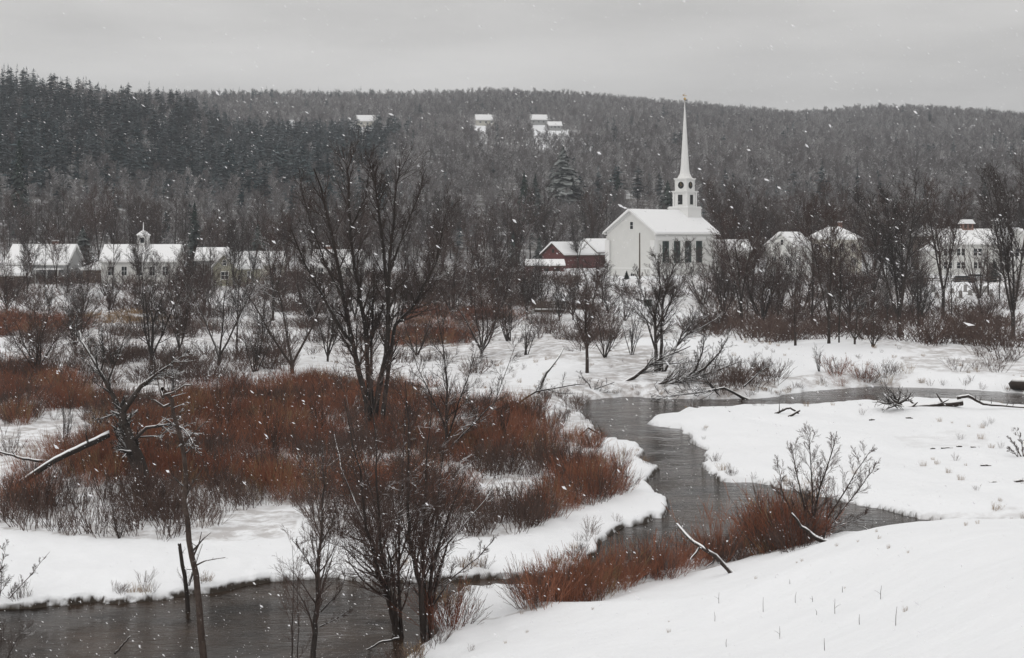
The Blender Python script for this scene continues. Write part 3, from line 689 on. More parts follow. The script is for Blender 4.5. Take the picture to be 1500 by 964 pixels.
# ---- the church
def church():
    A = radians(41); Lc, Wc, hw, rise = 22.4, 12.6, 10.3, 4.4
    C = ((960 - CX) / F * 312, 312.0); zb = 3.5
    gd = (-cos(A), sin(A)); rd = (sin(A), cos(A))
    cen = (C[0] + gd[0] * Wc / 2 + rd[0] * Lc / 2, C[1] + gd[1] * Wc / 2 + rd[1] * Lc / 2, zb)
    o = tag(empty('church', cen, pi / 2 - A), 'white clapboard church with tall pointed steeple and snowy roof', 'church')
    gable_body(o, Lc, Wc, hw, rise, 'white', -1.5)
    gable_roof(o, Lc, Wc, hw, rise, 0.75, 0.3)
    m = MB()                                     # frieze, cornice and water table
    for y in (-1, 1): m.box(-Lc/2 - .12, Lc/2 + .12, y * Wc/2 - .10 if y < 0 else Wc/2 - .02, -Wc/2 + .02 if y < 0 else Wc/2 + .10, hw - 1.75, hw - 0.95)
    m.build('frieze', M['trim'], o)
    m = MB()
    for y in (-1, 1): m.box(-Lc/2 - .5, Lc/2 + .5, -Wc/2 - .45 if y < 0 else Wc/2, -Wc/2 if y < 0 else Wc/2 + .45, hw - 0.62, hw - 0.36)
    m.build('cornice', M['trim'], o)
    for (x, y) in ((-1, -1), (-1, 1), (1, -1), (1, 1)):
        MB().box(x*Lc/2 - .55, x*Lc/2 + .55, y*Wc/2 - .14 if y < 0 else Wc/2 - .96, -Wc/2 + .96 if y < 0 else Wc/2 + .14, -1.4, hw - 1.75).box(x*Lc/2 - (.14 if x < 0 else .9), x*Lc/2 + (.14 if x > 0 else .9), y*Wc/2 - .16 if y < 0 else Wc/2 - .9, -Wc/2 + .9 if y < 0 else Wc/2 + .16, hw - 1.9, hw - 1.75).build('corner_pilaster', M['trim'], o)
    # sloping gable trim
    for s in (-1, 1):
        MB().prism([(s*Wc/2, hw - .5), (0, hw + rise - .5), (0, hw + rise - .02), (s*Wc/2, hw - .02)], 'x', -Lc/2 - .12, -Lc/2 - .001).build('gable_trim', M['trim'], o)
    MB().box(-Lc/2 - .12, -Lc/2 - .002, -Wc/2 + 1, Wc/2 - 1, 2.45, 2.75).box(-Lc/2 + 1, Lc/2 - 1, -Wc/2 - .12, -Wc/2 - .002, 2.45, 2.75).build('water_table', M['trim'], o)
    fy = face_frame('-y', Lc, Wc); fx = face_frame('-x', Lc, Wc)
    for k in range(4): window(o, fy, -Lc/2 + Lc * (0.165 + 0.185 * k), 6.0, 1.0, 4.4, (1, 1), True, 'shutter')
    window(o, fx, 0.2, 11.6, 0.75, 1.5, (0, 1))
    window(o, fx, 0.4, 0.9, 0.9, 1.1, (1, 1))
    # tower on the ridge
    tx = Lc * 0.39
    m = MB().box(tx - 2.6, tx + 2.6, -2.6, 2.6, 12.2, 15.75).box(tx - 2.75, tx + 2.75, -2.75, 2.75, 15.4, 15.62)
    tw = m.build('tower_base', M['trim'], o)
    MB().box(tx - 2.55, tx + 2.55, -2.55, 2.55, 15.75, 15.86).build('ledge_snow', M['snow'], tw)
    s2 = 1.72
    m = MB().box(tx - s2, tx + s2, -s2, s2, 15.86, 19.2)
    for a in (-1, 1):
        for b in (-1, 1): m.box(tx + a * s2 - .2, tx + a * s2 + .2, b * s2 - .2, b * s2 + .2, 15.86, 18.9)
    m.box(tx - s2 - .3, tx + s2 + .3, -s2 - .3, s2 + .3, 18.9, 19.12).box(tx - s2 - .42, tx + s2 + .42, -s2 - .42, s2 + .42, 19.12, 19.3)
    bel = m.build('belfry', M['trim'], o)
    s3 = 1.45
    m = MB().box(tx - s3, tx + s3, -s3, s3, 19.3, 22.0)
    m.box(tx - s3 - .22, tx + s3 + .22, -s3 - .22, s3 + .22, 21.7, 21.9).box(tx - s3 - .34, tx + s3 + .34, -s3 - .34, s3 + .34, 21.9, 22.1)
    for a in (-1, 1):
        for b in (-1, 1): m.box(tx + a * s3 - .12, tx + a * s3 + .12, b * s3 - .12, b * s3 + .12, 19.3, 21.7)
    clk = m.build('clock_stage', M['trim'], o)
    for f in ('-y', '+y', '-x', '+x'):
        fr = face_frame(f, 2 * s2, 2 * s2); fr = ((fr[0][0] + tx, fr[0][1]), fr[1], fr[2])
        lv = wbox(MB(), fr, -0.62, 0.62, 16.3, 18.45, -0.02, 0.03).build('louvre_opening', M['dark'], bel)
        mm = MB()
        wbox(mm, fr, -0.74, -0.62, 16.2, 18.57, -.02, .08); wbox(mm, fr, 0.62, 0.74, 16.2, 18.57, -.02, .08); wbox(mm, fr, -0.62, 0.62, 18.45, 18.57, -.02, .08); wbox(mm, fr, -0.62, 0.62, 16.2, 16.3, -.02, .08)
        mm.build('opening_frame', M['trim'], bel)
        (ox, oy), (ux, uy), (nx, ny) = face_frame(f, 2 * s3, 2 * s3); ox += tx
        def disc(r, n0, n1, nm, mt):
            q = MB(); V = []
            for nn in (n0, n1):
                for k in range(20): a = 2 * pi * k / 20; V.append((ox + ux * r * cos(a) + nx * nn, oy + uy * r * cos(a) + ny * nn, 20.55 + r * sin(a)))
            q.add(V, [tuple(range(20)), tuple(range(20, 40))] + [(i, (i + 1) % 20, 20 + (i + 1) % 20, 20 + i) for i in range(20)]); return q.build(nm, M[mt], clk)
        disc(0.92, -0.02, 0.05, 'clock_surround', 'trim'); disc(0.78, 0.0, 0.075, 'clock_face', 'dark')
        q = MB(); wbox(q, ((ox, oy), (ux, uy), (nx, ny)), -0.03, 0.03, 20.55, 21.1, 0.076, 0.09); wbox(q, ((ox, oy), (ux, uy), (nx, ny)), 0.03, 0.42, 20.52, 20.58, 0.076, 0.09); q.build('clock_hands', M['gold'], clk)
    sp = MB().lathe([(1.75, 22.1), (1.5, 22.45), (1.15, 23.1), (0.98, 24.0), (0.90, 25.0), (0.045, 39.0)], 8, tx, 0, pi / 8).build('spire', M['trim'], o)
    MB().lathe([(0.03, 38.9), (0.03, 39.3), (0.26, 39.45), (0.32, 39.65), (0.2, 39.85), (0.03, 39.95), (0.025, 41.0)], 8, tx, 0).build('finial_ball', M['gold'], sp)
    MB().box(tx - 0.75, tx + 0.55, -.03, .03, 40.35, 40.42).box(tx - 0.75, tx - 0.35, -.03, .03, 40.22, 40.55).box(tx + .5, tx + .7, -.03, .03, 40.28, 40.5).build('weather_vane', M['gold'], sp)
    return o
church()
# low wing beyond the church
o = tag(site(1068, 338, 0.15, 'church_annex', -0.3), 'low white annex with snowy roof just right of the church', 'building')
gable_body(o, 8, 6.5, 4.8, 1.9, 'white'); gable_roof(o, 8, 6.5, 4.8, 1.9, 0.4, 0.3)
window(o, face_frame('-y', 8, 6.5), -1.6, 2.8, 0.9, 1.5); window(o, face_frame('-y', 8, 6.5), 1.6, 2.8, 0.9, 1.5)
# red barn
o = tag(site(846, 346, radians(40), 'barn', -0.5), 'dark red barn with snowy gable roof beside the white church', 'barn')
gable_body(o, 15, 7.6, 3.4, 2.4, 'barn'); gable_roof(o, 15, 7.6, 3.4, 2.4, 0.5, 0.4, trim='wood')
window(o, face_frame('-x', 15, 7.6), 0, 4.2, 0.6, 0.7, (0, 1), frame='wood'); 
d = wbox(MB(), face_frame('-x', 15, 7.6), -1.5, 1.5, -1, 2.6, -.02, .06).build('barn_door', M['barn'], o); wbox(MB(), face_frame('-x', 15, 7.6), 1.1, 1.2, 0.9, 1.3, .06, .1).build('handle', M['dark'], d)
b2 = gable_body(o, 7, 8.0, 3.9, 2.6, 'barn', name='taller_bay'); b2.location = (6, 0, 0); r2_ = gable_roof(b2, 7, 8.0, 3.9, 2.6, 0.4, 0.4, 'bay_roof', 'wood')
o = tag(site(797, 333, radians(6), 'shed', -1.3), 'low dark red lean shed with snowy roof left of the barn', 'shed')
gable_body(o, 8.2, 4.5, 2.4, 1.0, 'barn'); gable_roof(o, 8.2, 4.5, 2.4, 1.0, 0.4, 0.3, trim='wood')
for u in (-2.4, 0.2, 2.6): window(o, face_frame('-y', 8.2, 4.5), u, 1.3, 0.9, 0.9, (1, 0), frame='wood')

# ---- houses left of the church
def house(name, label, px, Y, rz, L, W, hw, rise, wall, wins, cat='house', dz=0.0, chim=None, over=0.45, hip=False, group='village houses'):
    o = tag(site(px, Y, rz, name, dz), label, cat, group)
    if hip: MB().box(-L/2, L/2, -W/2, W/2, -2, hw).build('wall', M[wall], o); hip_roof(o, L, W, hw, rise, over)
    else: gable_body(o, L, W, hw, rise, wall); gable_roof(o, L, W, hw, rise, over, 0.34)
    for f, u, z, w, h in wins: window(o, face_frame(f, L, W), u, z, w, h, (1, 1) if w > 0.8 else (0, 1))
    if chim: chimney(o, chim[0], chim[1], hw, hw + rise + 1.0)
    return o
o = house('house', 'grey brown house with broad snowy roof at the far left of the village', 66, 284, radians(-4), 11.5, 8.5, 3.7, 3.1, 'greyc', [('-y', -4, 1.9, .9, 1.4), ('-y', -1.6, 1.9, .9, 1.4)], chim=(2, 0))
pr = MB().box(0.5, 5.2, -6.7, -4.25, 2.5, 2.75).build('porch_roof', M['snow'], o)
for x in (0.7, 2.9, 5.0): MB().box(x - .08, x + .08, -6.6, -6.44, -1, 2.5).build('porch_post', M['trim'], o)
o = house('shed', 'small reddish brown shed below the far left house', 14, 276, radians(25), 6, 4, 2.1, 1.1, 'brown', [('-y', 0, 1.2, .8, .8)], 'shed')
o = house('school_house', 'long white house with snowy roof and small white cupola', 210, 284, radians(2), 13.6, 9.0, 4.3, 2.6, 'white', [('-y', u, 2.4, .95, 1.6) for u in (-5, -2.6, 0.2, 2.6, 5)] + [('+x', 0, 2.4, .9, 1.5)])
cu = MB().box(-1.0, 1.0, -1.0, 1.0, 6.4, 9.0).build('cupola', M['trim'], o)
for f in ('-y', '-x', '+x'): window(cu, face_frame(f, 2.0, 2.0), 0, 8.1, 0.7, 1.0, (0, 0))
MB().lathe([(1.65, 9.0), (1.6, 9.15), (0.12, 10.1), (0.06, 11.5)], 4, 0, 0, pi / 4).build('cupola_roof', M['snow'], cu)
wg = MB().box(-10.4, -6.9, -3.5, 3.2, -2, 2.6).build('wing', M['brown'], o); hr = hip_roof(wg, 3.9, 6.6, 2.6, 1.5, 0.35); hr.location = (-8.55, -0.15, 0.02)
house('house', 'grey house with low snowy roof right of the cupola building', 313, 292, radians(3), 5.6, 7, 4.0, 1.9, 'greyc', [('-y', -1.2, 2.4, .9, 1.4), ('-y', 1.2, 2.4, .9, 1.4)])
house('house', 'olive grey house with its gable facing the river', 347, 276, radians(68), 8, 5.0, 3.1, 2.3, 'olive', [('-x', 0, 1.6, 1.5, 1.3), ('-x', 0, 3.9, .7, .9), ('-y', 0, 1.6, .9, 1.3)])
house('house', 'cream house with snowy roof behind the olive gabled house', 388, 290, radians(5), 7, 6.5, 3.2, 2.0, 'cream', [('-y', -2, 1.9, .9, 1.4), ('-y', 2, 1.9, .9, 1.4)])
house('house', 'white house with snowy roof half hidden behind the big riverside tree', 496, 285, radians(-6), 8.6, 7, 3.0, 2.6, 'white', [('-y', -2.6, 1.8, .9, 1.4), ('-y', 0, 1.8, .9, 1.4), ('-y', 2.6, 1.8, .9, 1.4)], chim=(-2, 0.5))
o = house('house', 'white gabled house with a dark porch right of the big tree', 640, 272, radians(88), 7.5, 5.6, 2.9, 2.7, 'white', [('-x', -1.1, 3.5, .8, 1.1), ('-x', 1.1, 3.5, .8, 1.1), ('-x', -1.4, 1.0, .9, 1.2), ('-x', 1.4, 1.0, .9, 1.2)])
MB().box(-6.0, -3.75, -3.2, 3.2, 1.95, 2.2).build('porch_roof', M['snow'], o)
for y in (-3, -1, 1, 3): MB().box(-5.95, -5.8, y - .07, y + .07, -1.5, 1.95).build('porch_post', M['wood'], o)
MB().box(-5.93, -5.85, -2.9, 2.9, 0.35, 0.45).build('porch_rail', M['trim'], o)
# ---- houses right of the church
house('house', 'tall white house with one gable window right of the church', 1156, 322, radians(55), 8.5, 6.6, 6.3, 2.4, 'white', [('-x', 0.3, 6.9, .55, 1.1), ('-x', -1.6, 2.9, .9, 1.6), ('-x', 1.6, 2.9, .9, 1.6), ('-y', -2, 2.9, .9, 1.6), ('-y', 2, 2.9, .9, 1.6)])
o = house('house', 'broad white house with a snowy hipped roof behind riverside trees', 1221, 336, radians(-8), 11.5, 9, 7.2, 2.8, 'cream', [('-y', u, z, .9, 1.5) for u in (-4, -1.4, 1.4, 4) for z in (2.2, 5.4)], hip=True, chim=(1.5, 1))
o = house('turret_house', 'small house with pointed snowy turret roof beside the inn', 1356, 350, 0.3, 4.2, 4.2, 7.8, 2.9, 'brown', [('-y', 0, 5, .8, 1.4)], hip=True)
def inn():
    o = tag(site(1434, 332, radians(-3), 'inn', -0.6), 'large white two storey inn with snowy roof and rooftop cupolas', 'inn')
    Lb, Wb, hw, rise = 18.0, 10.5, 6.9, 2.8
    gable_body(o, Lb, Wb, hw, rise, 'white'); gable_roof(o, Lb, Wb, hw, rise, 0.5, 0.3)
    fr = face_frame('-y', Lb, Wb)
    for u in (-8.0, -5.2, -1.6): window(o, fr, u - .5, 5.0, .75, 1.5, (0, 1)); window(o, fr, u + .5, 5.0, .75, 1.5, (0, 1))
    for u in (-8.0, -5.2, -1.6): window(o, fr, u - .5, 2.1, .75, 1.35, (0, 1)); window(o, fr, u + .5, 2.1, .75, 1.35, (0, 1))
    # gabled wing towards the river
    wgL, wgW = 7.0, 8.6
    wing = gable_body(o, wgL, wgW, 6.9, 3.0, 'white', name='wing'); wing.rotation_euler = (0, 0, pi / 2); wing.location = (5.4, -Wb/2 - 1.5, 0)
    gable_roof(wing, wgL, wgW, 6.9, 3.0, 0.5, 0.3, 'wing_roof')
    f2 = face_frame('-x', wgL, wgW)
    for u in (-2.6, 0.6): window(wing, f2, u - .55, 5.0, .8, 1.6, (0, 1)); window(wing, f2, u + .55, 5.0, .8, 1.6, (0, 1))
    for u in (-2.6, 2.6): window(wing, f2, u - .55, 2.0, .8, 1.4, (0, 1)); window(wing, f2, u + .55, 2.0, .8, 1.4, (0, 1))
    window(o, face_frame('-x', Lb, Wb), 1.5, 5.0, .8, 1.4); window(o, face_frame('-x', Lb, Wb), -2, 5.0, .8, 1.4)
    MB().box(-Lb/2 - 3.4, -Lb/2, -2.6, 2.6, -2, 5.2).build('side_wing', M['white'], o)
    MB().prism([(-Lb/2 - 3.8, 5.2), (-Lb/2 - .02, 5.2), (-Lb/2 - .02, 7.6)], 'y', -3, 3).build('side_wing_roof', M['snow'], o)
    # open brick coloured cupola
    c = empty('cupola', (-2.6, 0.3, 0)); c.parent = o
    for x in (-1.0, 0, 1.0):
        for y in (-1.0, 1.0): MB().box(x - .16, x + .16, y - .16, y + .16, hw + rise - .6, hw + rise + 1.5).build('post', M['brick'], c)
    MB().box(-1.2, 1.2, -1.2, 1.2, hw + rise - .6, hw + rise + .45).build('cupola_base', M['brick'], c)
    MB().box(-0.7, 0.7, -0.7, 0.7, hw + rise + .45, hw + rise + 1.5).build('cupola_core', M['brown'], c)
    MB().prism([(-1.6, hw + rise + 1.5), (1.6, hw + rise + 1.5), (0.9, hw + rise + 2.45), (-0.9, hw + rise + 2.45)], 'y', -1.5, 1.5).build('cupola_roof', M['snow'], c)
    # round white louvred cupola
    c = empty('cupola', (4.6, 0.3, 0)); c.parent = o
    MB().lathe([(1.75, hw + rise - .8), (1.75, hw + rise + .55), (1.6, hw + rise + .6)], 8, 0, 0, pi / 8).build('cupola_base', M['trim'], c)
    MB().lathe([(1.15, hw + rise + .55), (1.15, hw + rise + 2.1)], 8, 0, 0, pi / 8).build('cupola_core', M['greyc'], c)
    for k in range(8):
        a = 2 * pi * k / 8 + pi / 8; MB().box(1.35 * cos(a) - .12, 1.35 * cos(a) + .12, 1.35 * sin(a) - .12, 1.35 * sin(a) + .12, hw + rise + .6, hw + rise + 2.1).build('post', M['trim'], c)
    MB().lathe([(1.8, hw + rise + 2.1), (1.85, hw + rise + 2.3), (1.5, hw + rise + 2.6), (0.1, hw + rise + 2.75)], 8, 0, 0, pi / 8).build('cupola_roof', M['snow'], c)
inn()

# ---- cabins on the far hill
CN = ['pale hillside house with snowy roof above a snow clearing, left of the pair over the big tree', 'small pale hillside house alone in the woods left of centre', 'grey hillside house above the right hand snow clearing', 'low grey hillside shed beside the right hand snow clearing', 'tiny snowy roofed cabin among conifers on the left of the far hill']
CN[0] = 'pale hillside house with long snow clearing below, high above the big riverside tree'
CN[1] = 'small pale hillside house alone in the woods, middle of the far hill'
for (x, y, z), (px, py, wd, ht, kind), lb in zip(cab_loc, CABIN_PX, CN):
    o = tag(empty('hillside_house', (x, y, gz(x, y) + 0.9), radians(8)), lb, 'house', 'houses on the far hill')
    gable_body(o, wd, 7, ht * 0.62, ht * 0.62, 'cream' if kind == 'pale' else 'greyc', -6); gable_roof(o, wd, 7, ht * 0.62, ht * 0.62, 0.8, 0.6)
    for u in (-wd * .3, 0, wd * .3): window(o, face_frame('-y', wd, 7), u, 1.2, 1.4, 1.4)
    if wd > 9:
        pw = MB().box(wd / 2 + .02, wd / 2 + 4.5, -3, 3, -6, 2.2).build('side_wing', M['wood'], o); MB().prism([(wd/2 + .05, 2.2), (wd/2 + 5, 2.2), (wd/2 + .05, 4.2)], 'y', -3.4, 3.4).build('side_wing_roof', M['snow'], pw)

# ================================================================== village furniture
x, y, z = hit(937, 412); Yp = 300; x = (937 - CX) / F * Yp; zp = gz(x, Yp)
o = tag(empty('utility_pole', (x, Yp, zp)), 'dark wooden utility pole standing in front of the church gable', 'pole')
MB().lathe([(0.17, -0.5), (0.12, 9.2)], 8).build('pole', M['wood'], o); MB().lathe([(0.14, 9.2), (0.14, 9.28), (0.02, 9.34)], 8).build('pole_cap', M['stone'], o)

Yb = 214; xb = (804 - CX) / F * Yb; zb = gz(xb, Yb)
o = tag(empty('footbridge', (xb, Yb, 1.35), radians(-4)), 'small dark footbridge with railings over a side stream', 'bridge')
for k in range(13): MB().box(-2.1 + k * .325, -2.1 + k * .325 + .30, -.8, .8, 1.0, 1.1).build('plank', M['wood'], o)
for yy in (-.6, .6): MB().box(-2.3, 2.3, yy - .12, yy + .12, 0.7, 0.997).build('beam', M['wood'], o)
for yy in (-.85, .85):
    for k in range(5): MB().box(-2.0 + k - .05, -2.0 + k + .05, yy - .045, yy + .045, 0.8, 2.2).build('rail_post', M['wood'], o)
    for zz_ in (1.5, 1.85, 2.2): MB().box(-2.2, 2.2, yy - .08, yy - .048, zz_ - .05, zz_ + .02).build('rail', M['wood'], o)
for s in (-1, 1): MB().box(s * 2.5 - .5, s * 2.5 + .5, -1, 1, -1.2, 0.98).build('abutment', M['stone'], o)
MB().box(-2.0, 2.0, -.75, .75, 1.103, 1.2).build('deck_snow', M['snow'], o)

x, y, z = hit(949, 449)
o = tag(empty('utility_box', (x, y, z)), 'dark green steel cabinet standing in snow below the church', 'cabinet')
MB().box(-.55, .55, -.4, .4, -.2, 1.1).build('cabinet', M['green_paint'], o); MB().box(-.58, .58, -.43, .43, 1.1, 1.2).build('lid', M['snow'], o); MB().box(-.02, .02, -.42, -.4, 0.1, 1.0).build('door_seam', M['dark'], o)

# graves on the slope below the inn, a rail fence behind them, two cars
OR = ['first', 'second', 'third', 'fourth', 'fifth', 'sixth', 'seventh', 'eighth', 'ninth', 'tenth', 'eleventh', 'twelfth', 'thirteenth', 'fourteenth', 'fifteenth', 'sixteenth', 'seventeenth', 'eighteenth', 'nineteenth', 'twentieth']
rg = random.Random(5)
gp = sorted([(1335, 432), (1347, 429), (1357, 434), (1367, 428), (1395, 430), (1407, 437), (1414, 428), (1421, 433), (1428, 430), (1436, 434), (1443, 429), (1452, 435), (1372, 436)])
for i, (px, py) in enumerate(gp):
    x, y, z = hit(px, py); w_, h_ = rg.uniform(.25, .38), rg.uniform(.6, 1.1)
    o = tag(empty('gravestone', (x, y, z), rg.uniform(-.2, .2)), '%s upright gravestone from the left on the snowy slope below the inn' % OR[i], 'gravestone', 'gravestones below the inn')
    arc = [(w_ * cos(a), h_ + w_ * .6 * sin(a)) for a in np.linspace(0, pi, 7)]
    MB().prism([(w_, -.3)] + arc + [(-w_, -.3)], 'y', -.09, .09).build('slab', M['stone'], o)
    MB().box(-w_ - .1, w_ + .1, -.2, .2, -.3, .14).build('plinth', M['stone'], o)
    MB().prism([(w_ * .9, h_ + .01)] + [(a * .95, b + .10) for a, b in arc[1:-1]] + [(-w_ * .9, h_ + .01)], 'y', -.08, .08).build('snow_cap', M['snow'], o)
Yf = 296
o = tag(empty('rail_fence', ((1400 - CX) / F * Yf, Yf, gz((1400 - CX) / F * Yf, Yf))), 'grey wooden rail fence along the snowy slope in front of the inn', 'fence')
for k in range(15):
    u = -11 + k * 1.6; zz_ = gz(o.location.x + u, Yf) - o.location.z; MB().box(u - .07, u + .07, -.07, .07, zz_ - .4, zz_ + 1.2).build('post', M['wood'], o)
    if k < 14:
        z2 = gz(o.location.x + u + 1.6, Yf) - o.location.z
        for hh in (.55, 1.0): MB().add([(u + .07, -.03, zz_ + hh), (u + 1.53, -.03, z2 + hh), (u + 1.53, .03, z2 + hh), (u + .07, .03, zz_ + hh), (u + .07, -.03, zz_ + hh + .12), (u + 1.53, -.03, z2 + hh + .12), (u + 1.53, .03, z2 + hh + .12), (u + .07, .03, zz_ + hh + .12)], [(0,3,2,1),(4,5,6,7),(0,1,5,4),(1,2,6,5),(2,3,7,6),(3,0,4,7)]).build('rail', M['wood'], o)
def car(px, Y, rz, paint, label, h=1.55):
    x = (px - CX) / F * Y; o = tag(empty('parked_car', (x, Y, gz(x, Y)), rz), label, 'car', 'cars parked by the inn')
    MB().prism([(-2.2, .35), (2.2, .35), (2.25, .75), (2.0, .95), (0.95, 1.02), (-2.1, 1.02), (-2.25, .8)], 'y', -.88, .88).build('body', M[paint], o)
    MB().prism([(-2.0, 1.02), (0.95, 1.02), (0.3, h), (-1.6, h)], 'y', -.78, .78).build('cabin', M['glass'], o)
    MB().prism([(-1.75, h - .02), (.42, h - .02), (.25, h + .14), (-1.6, h + .14)], 'y', -.82, .82).build('roof_snow', M['snow'], o)
    for xx in (-1.45, 1.4):
        for yy in (-.84, .84):
            wv = MB(); V = []
            for q in (yy - .1, yy + .1):
                for k in range(14): a = 2 * pi * k / 14; V.append((xx + .33 * cos(a), q, .33 + .33 * sin(a)))
            wv.add(V, [tuple(range(14)), tuple(range(14, 28))] + [(i, (i + 1) % 14, 14 + (i + 1) % 14, 14 + i) for i in range(14)]); wv.build('wheel', M['tyre'], o)
    for yy in (-.62, .62): MB().box(2.12, 2.27, yy - .16, yy + .16, .66, .82).build('headlight', M['lamp'], o)
car(1413, 301, radians(4), 'paint_dark', 'dark parked car with snow on its roof in front of the inn')
car(1448 - 14, 306, radians(-6), 'paint_silver', 'silver parked car to the right of the dark car by the inn', 1.45)

# ================================================================== trees
# level cfg: (segments, wander, lift, children, first child at, angle lo, angle hi, length ratio)
def tree_from_limbs(name, label, Y, limbs, cfg, rmin, base=None, mats=('bark', 'bark_clean'), group=None, seed=1, depth=0.5, dens=1.0, cat='tree', trunk_n=None):
    """limbs: (start radius m, end radius m, [photo pixels from foot to tip]) standing at distance Y; limbs spread in depth too"""
    rg = random.Random(seed)
    bx, bz = at(*(base or limbs[0][2][0]), Y)[0::2]
    zg = gz(bx, Y)
    root = tag(empty(name, (bx, Y, zg)), label, cat, group)
    trunk, crown = [], []
    trunk_n = len(limbs) if trunk_n is None else trunk_n
    for li, (r0, r1, pix) in enumerate(limbs):
        P = [at(px, py, Y) for px, py in pix]
        P = [(p[0] - bx, 0.0, p[2] - zg) for p in P]
        if li == 0 or r0 > 0.6 * limbs[0][0]: P[0] = (P[0][0], 0.0, min(P[0][2], -0.15))
        # smooth the pixel polyline and bend it in depth
        sl = rg.uniform(-depth, depth); out = []; acc = 0
        for i in range(len(P) - 1):
            a, b = P[i], P[i + 1]
            for s in range(3):
                f = s / 3; out.append([a[0] + (b[0] - a[0]) * f, 0, a[2] + (b[2] - a[2]) * f])
        out.append(list(P[-1]))
        L = sum(math.dist(out[i], out[i + 1]) for i in range(len(out) - 1))
        for i in range(1, len(out)):
            acc += math.dist(out[i - 1], out[i]); out[i][1] = sl * acc + 0.03 * L * sin(3 * acc / L * 2 + li)
            w_ = 0.007 * L; out[i][0] += rg.uniform(-w_, w_) * 0.5; out[i][2] += rg.uniform(-w_, w_) * 0.5
        # start limbs that leave another limb on that limb's depth
        if li and not (r0 > 0.6 * limbs[0][0]):
            best = min((q for lb in trunk for q in lb[0]), key=lambda q: (q[0] - out[0][0]) ** 2 + (q[2] - out[0][2]) ** 2)
            for q in out: q[1] += best[1]
        n = len(out) - 1
        rad = [r0 + (r1 - r0) * (i / n) ** 0.8 for i in range(n + 1)]
        if li == 0 or r0 > 0.6 * limbs[0][0]: rad[0] *= 1.35
        trunk.append((out, rad, 0))
        spawn(crown, rg, [tuple(q) for q in out], rad, L, 0, cfg, rmin, dens * max(0.5, min(1.5, L / 6)))
    tr = trunk
    obj('trunk', tube_mesh('trunk', [(p, r, 8 if r[0] > .06 else 5) for p, r, l in tr]), M[mats[0]], root)
    if crown: obj('crown', tube_mesh('crown', [(p, r, sides(r[0])) for p, r, l in crown], False), M[mats[1]], root)
    return root
BIG = [(3, .1, .05, 24, .25, .35, .85, .19), (4, .18, .08, 9, .15, .35, .8, .48), (3, .22, .08, 7, .15, .35, .8, .5), (2, .25, .08, 0, 0, 0, 0, 0)]
tree_from_limbs('big_bare_tree', 'tall dark many trunked bare tree, largest of the riverside trees, centre left', 93,
  [(.24, .04, [(538,640),(537,593),(520,515),(507,437),(494,351),(478,290),(470,250)]),
   (.21, .03, [(541,640),(541,588),(537,497),(525,419),(514,351),(510,270),(507,240)]),
   (.24, .03, [(546,640),(551,588),(567,515),(570,428),(573,351),(580,270),(584,232)]),
   (.12, .03, [(544,600),(543,510),(545,450),(548,400)]),
   (.13, .03, [(510,495),(473,433),(446,387),(425,335)]),
   (.16, .025, [(556,545),(576,478),(610,442),(637,387),(652,310)]),
   (.13, .025, [(569,440),(557,319),(551,270),(540,232)]),
   (.08, .02, [(508,440),(480,390),(455,320),(440,270)]),
   (.08, .02, [(571,400),(592,340),(612,290),(622,250)]),
   (.07, .02, [(512,340),(535,290),(540,250)])], BIG, 0.007, base=(541, 640), seed=21, depth=.16, dens=1.0)

LEAN = [(3, .15, .03, 12, .30, .4, .95, .33), (4, .25, .05, 6, .15, .35, .9, .45), (3, .25, .05, 5, .15, .35, .9, .5), (2, .25, .05, 0, 0, 0, 0, 0)]
tree_from_limbs('leaning_dead_tree', 'dark leaning broken tree with snowy crooked limbs in the red brush at left', 74,
  [(.40, .22, [(213,712),(200,672),(185,635),(175,603)]), (.26, .05, [(214,712),(190,670),(173,647),(160,628)]),
   (.17, .03, [(175,605),(165,588),(140,547),(105,507),(86,492)]), (.17, .025, [(178,603),(205,566),(229,547),(264,523)]),
   (.10, .03, [(196,645),(216,626),(256,620),(275,625),(294,642)]), (.07, .02, [(173,604),(155,612),(135,617)]),
   (.06, .015, [(152,562),(160,540),(172,510),(178,490)]), (.06, .015, [(140,547),(146,520),(142,485)]), (.05, .015, [(205,640),(235,638),(258,622)])], LEAN, 0.012, base=(213, 712), mats=('bark_white', 'bark'), seed=5, depth=.3, dens=1.8, trunk_n=3)
SNAG = [(3, .15, .03, 3, .45, .6, 1.1, .12), (3, .25, .05, 3, .2, .4, .9, .5), (2, .3, .05, 0, 0, 0, 0, 0)]
tree_from_limbs('broken_topped_tree', 'slim broken topped tree rising from the water at lower left', 44.2,
  [(.125, .05, [(302,1004),(297,940),(293,860),(290,780),(289,690),(290,600),(292,548)]),
   (.05, .02, [(287,574),(278,577),(268,569),(255,562),(243,559)]), (.045, .015, [(291,556),(308,550),(324,540),(336,538)]), (.03, .01, [(294,820),(310,812),(338,808)]), (.035, .01, [(291,808),(299,790),(303,772)]),
   (.03, .01, [(292,705),(303,690),(318,668)]), (.03, .012, [(296,742),(280,728),(268,700)]), (.025, .008, [(290,640),(304,622),(322,606),(330,590)]), (.025, .008, [(290,620),(276,604),(262,596)]), (.02, .006, [(292,560),(296,530),(302,505)]), (.02, .006, [(291,560),(284,535),(280,512)])], SNAG, 0.006, base=(302, 1004), mats=('bark_orange', 'bark'), seed=8, depth=.3, trunk_n=1, dens=2.0)
tree_from_limbs('dead_pole', 'short dead forked pole standing in water beside the broken topped tree', 52,
  [(.09, .06, [(277,876),(272,842),(264,795)]), (.05, .025, [(278,856),(283,835),(287,806)]), (.02, .008, [(273,832),(283,833),(290,840)])], SNAG, 0.008, base=(277, 876), mats=('bark', 'bark'), seed=9, dens=.4, cat='tree')
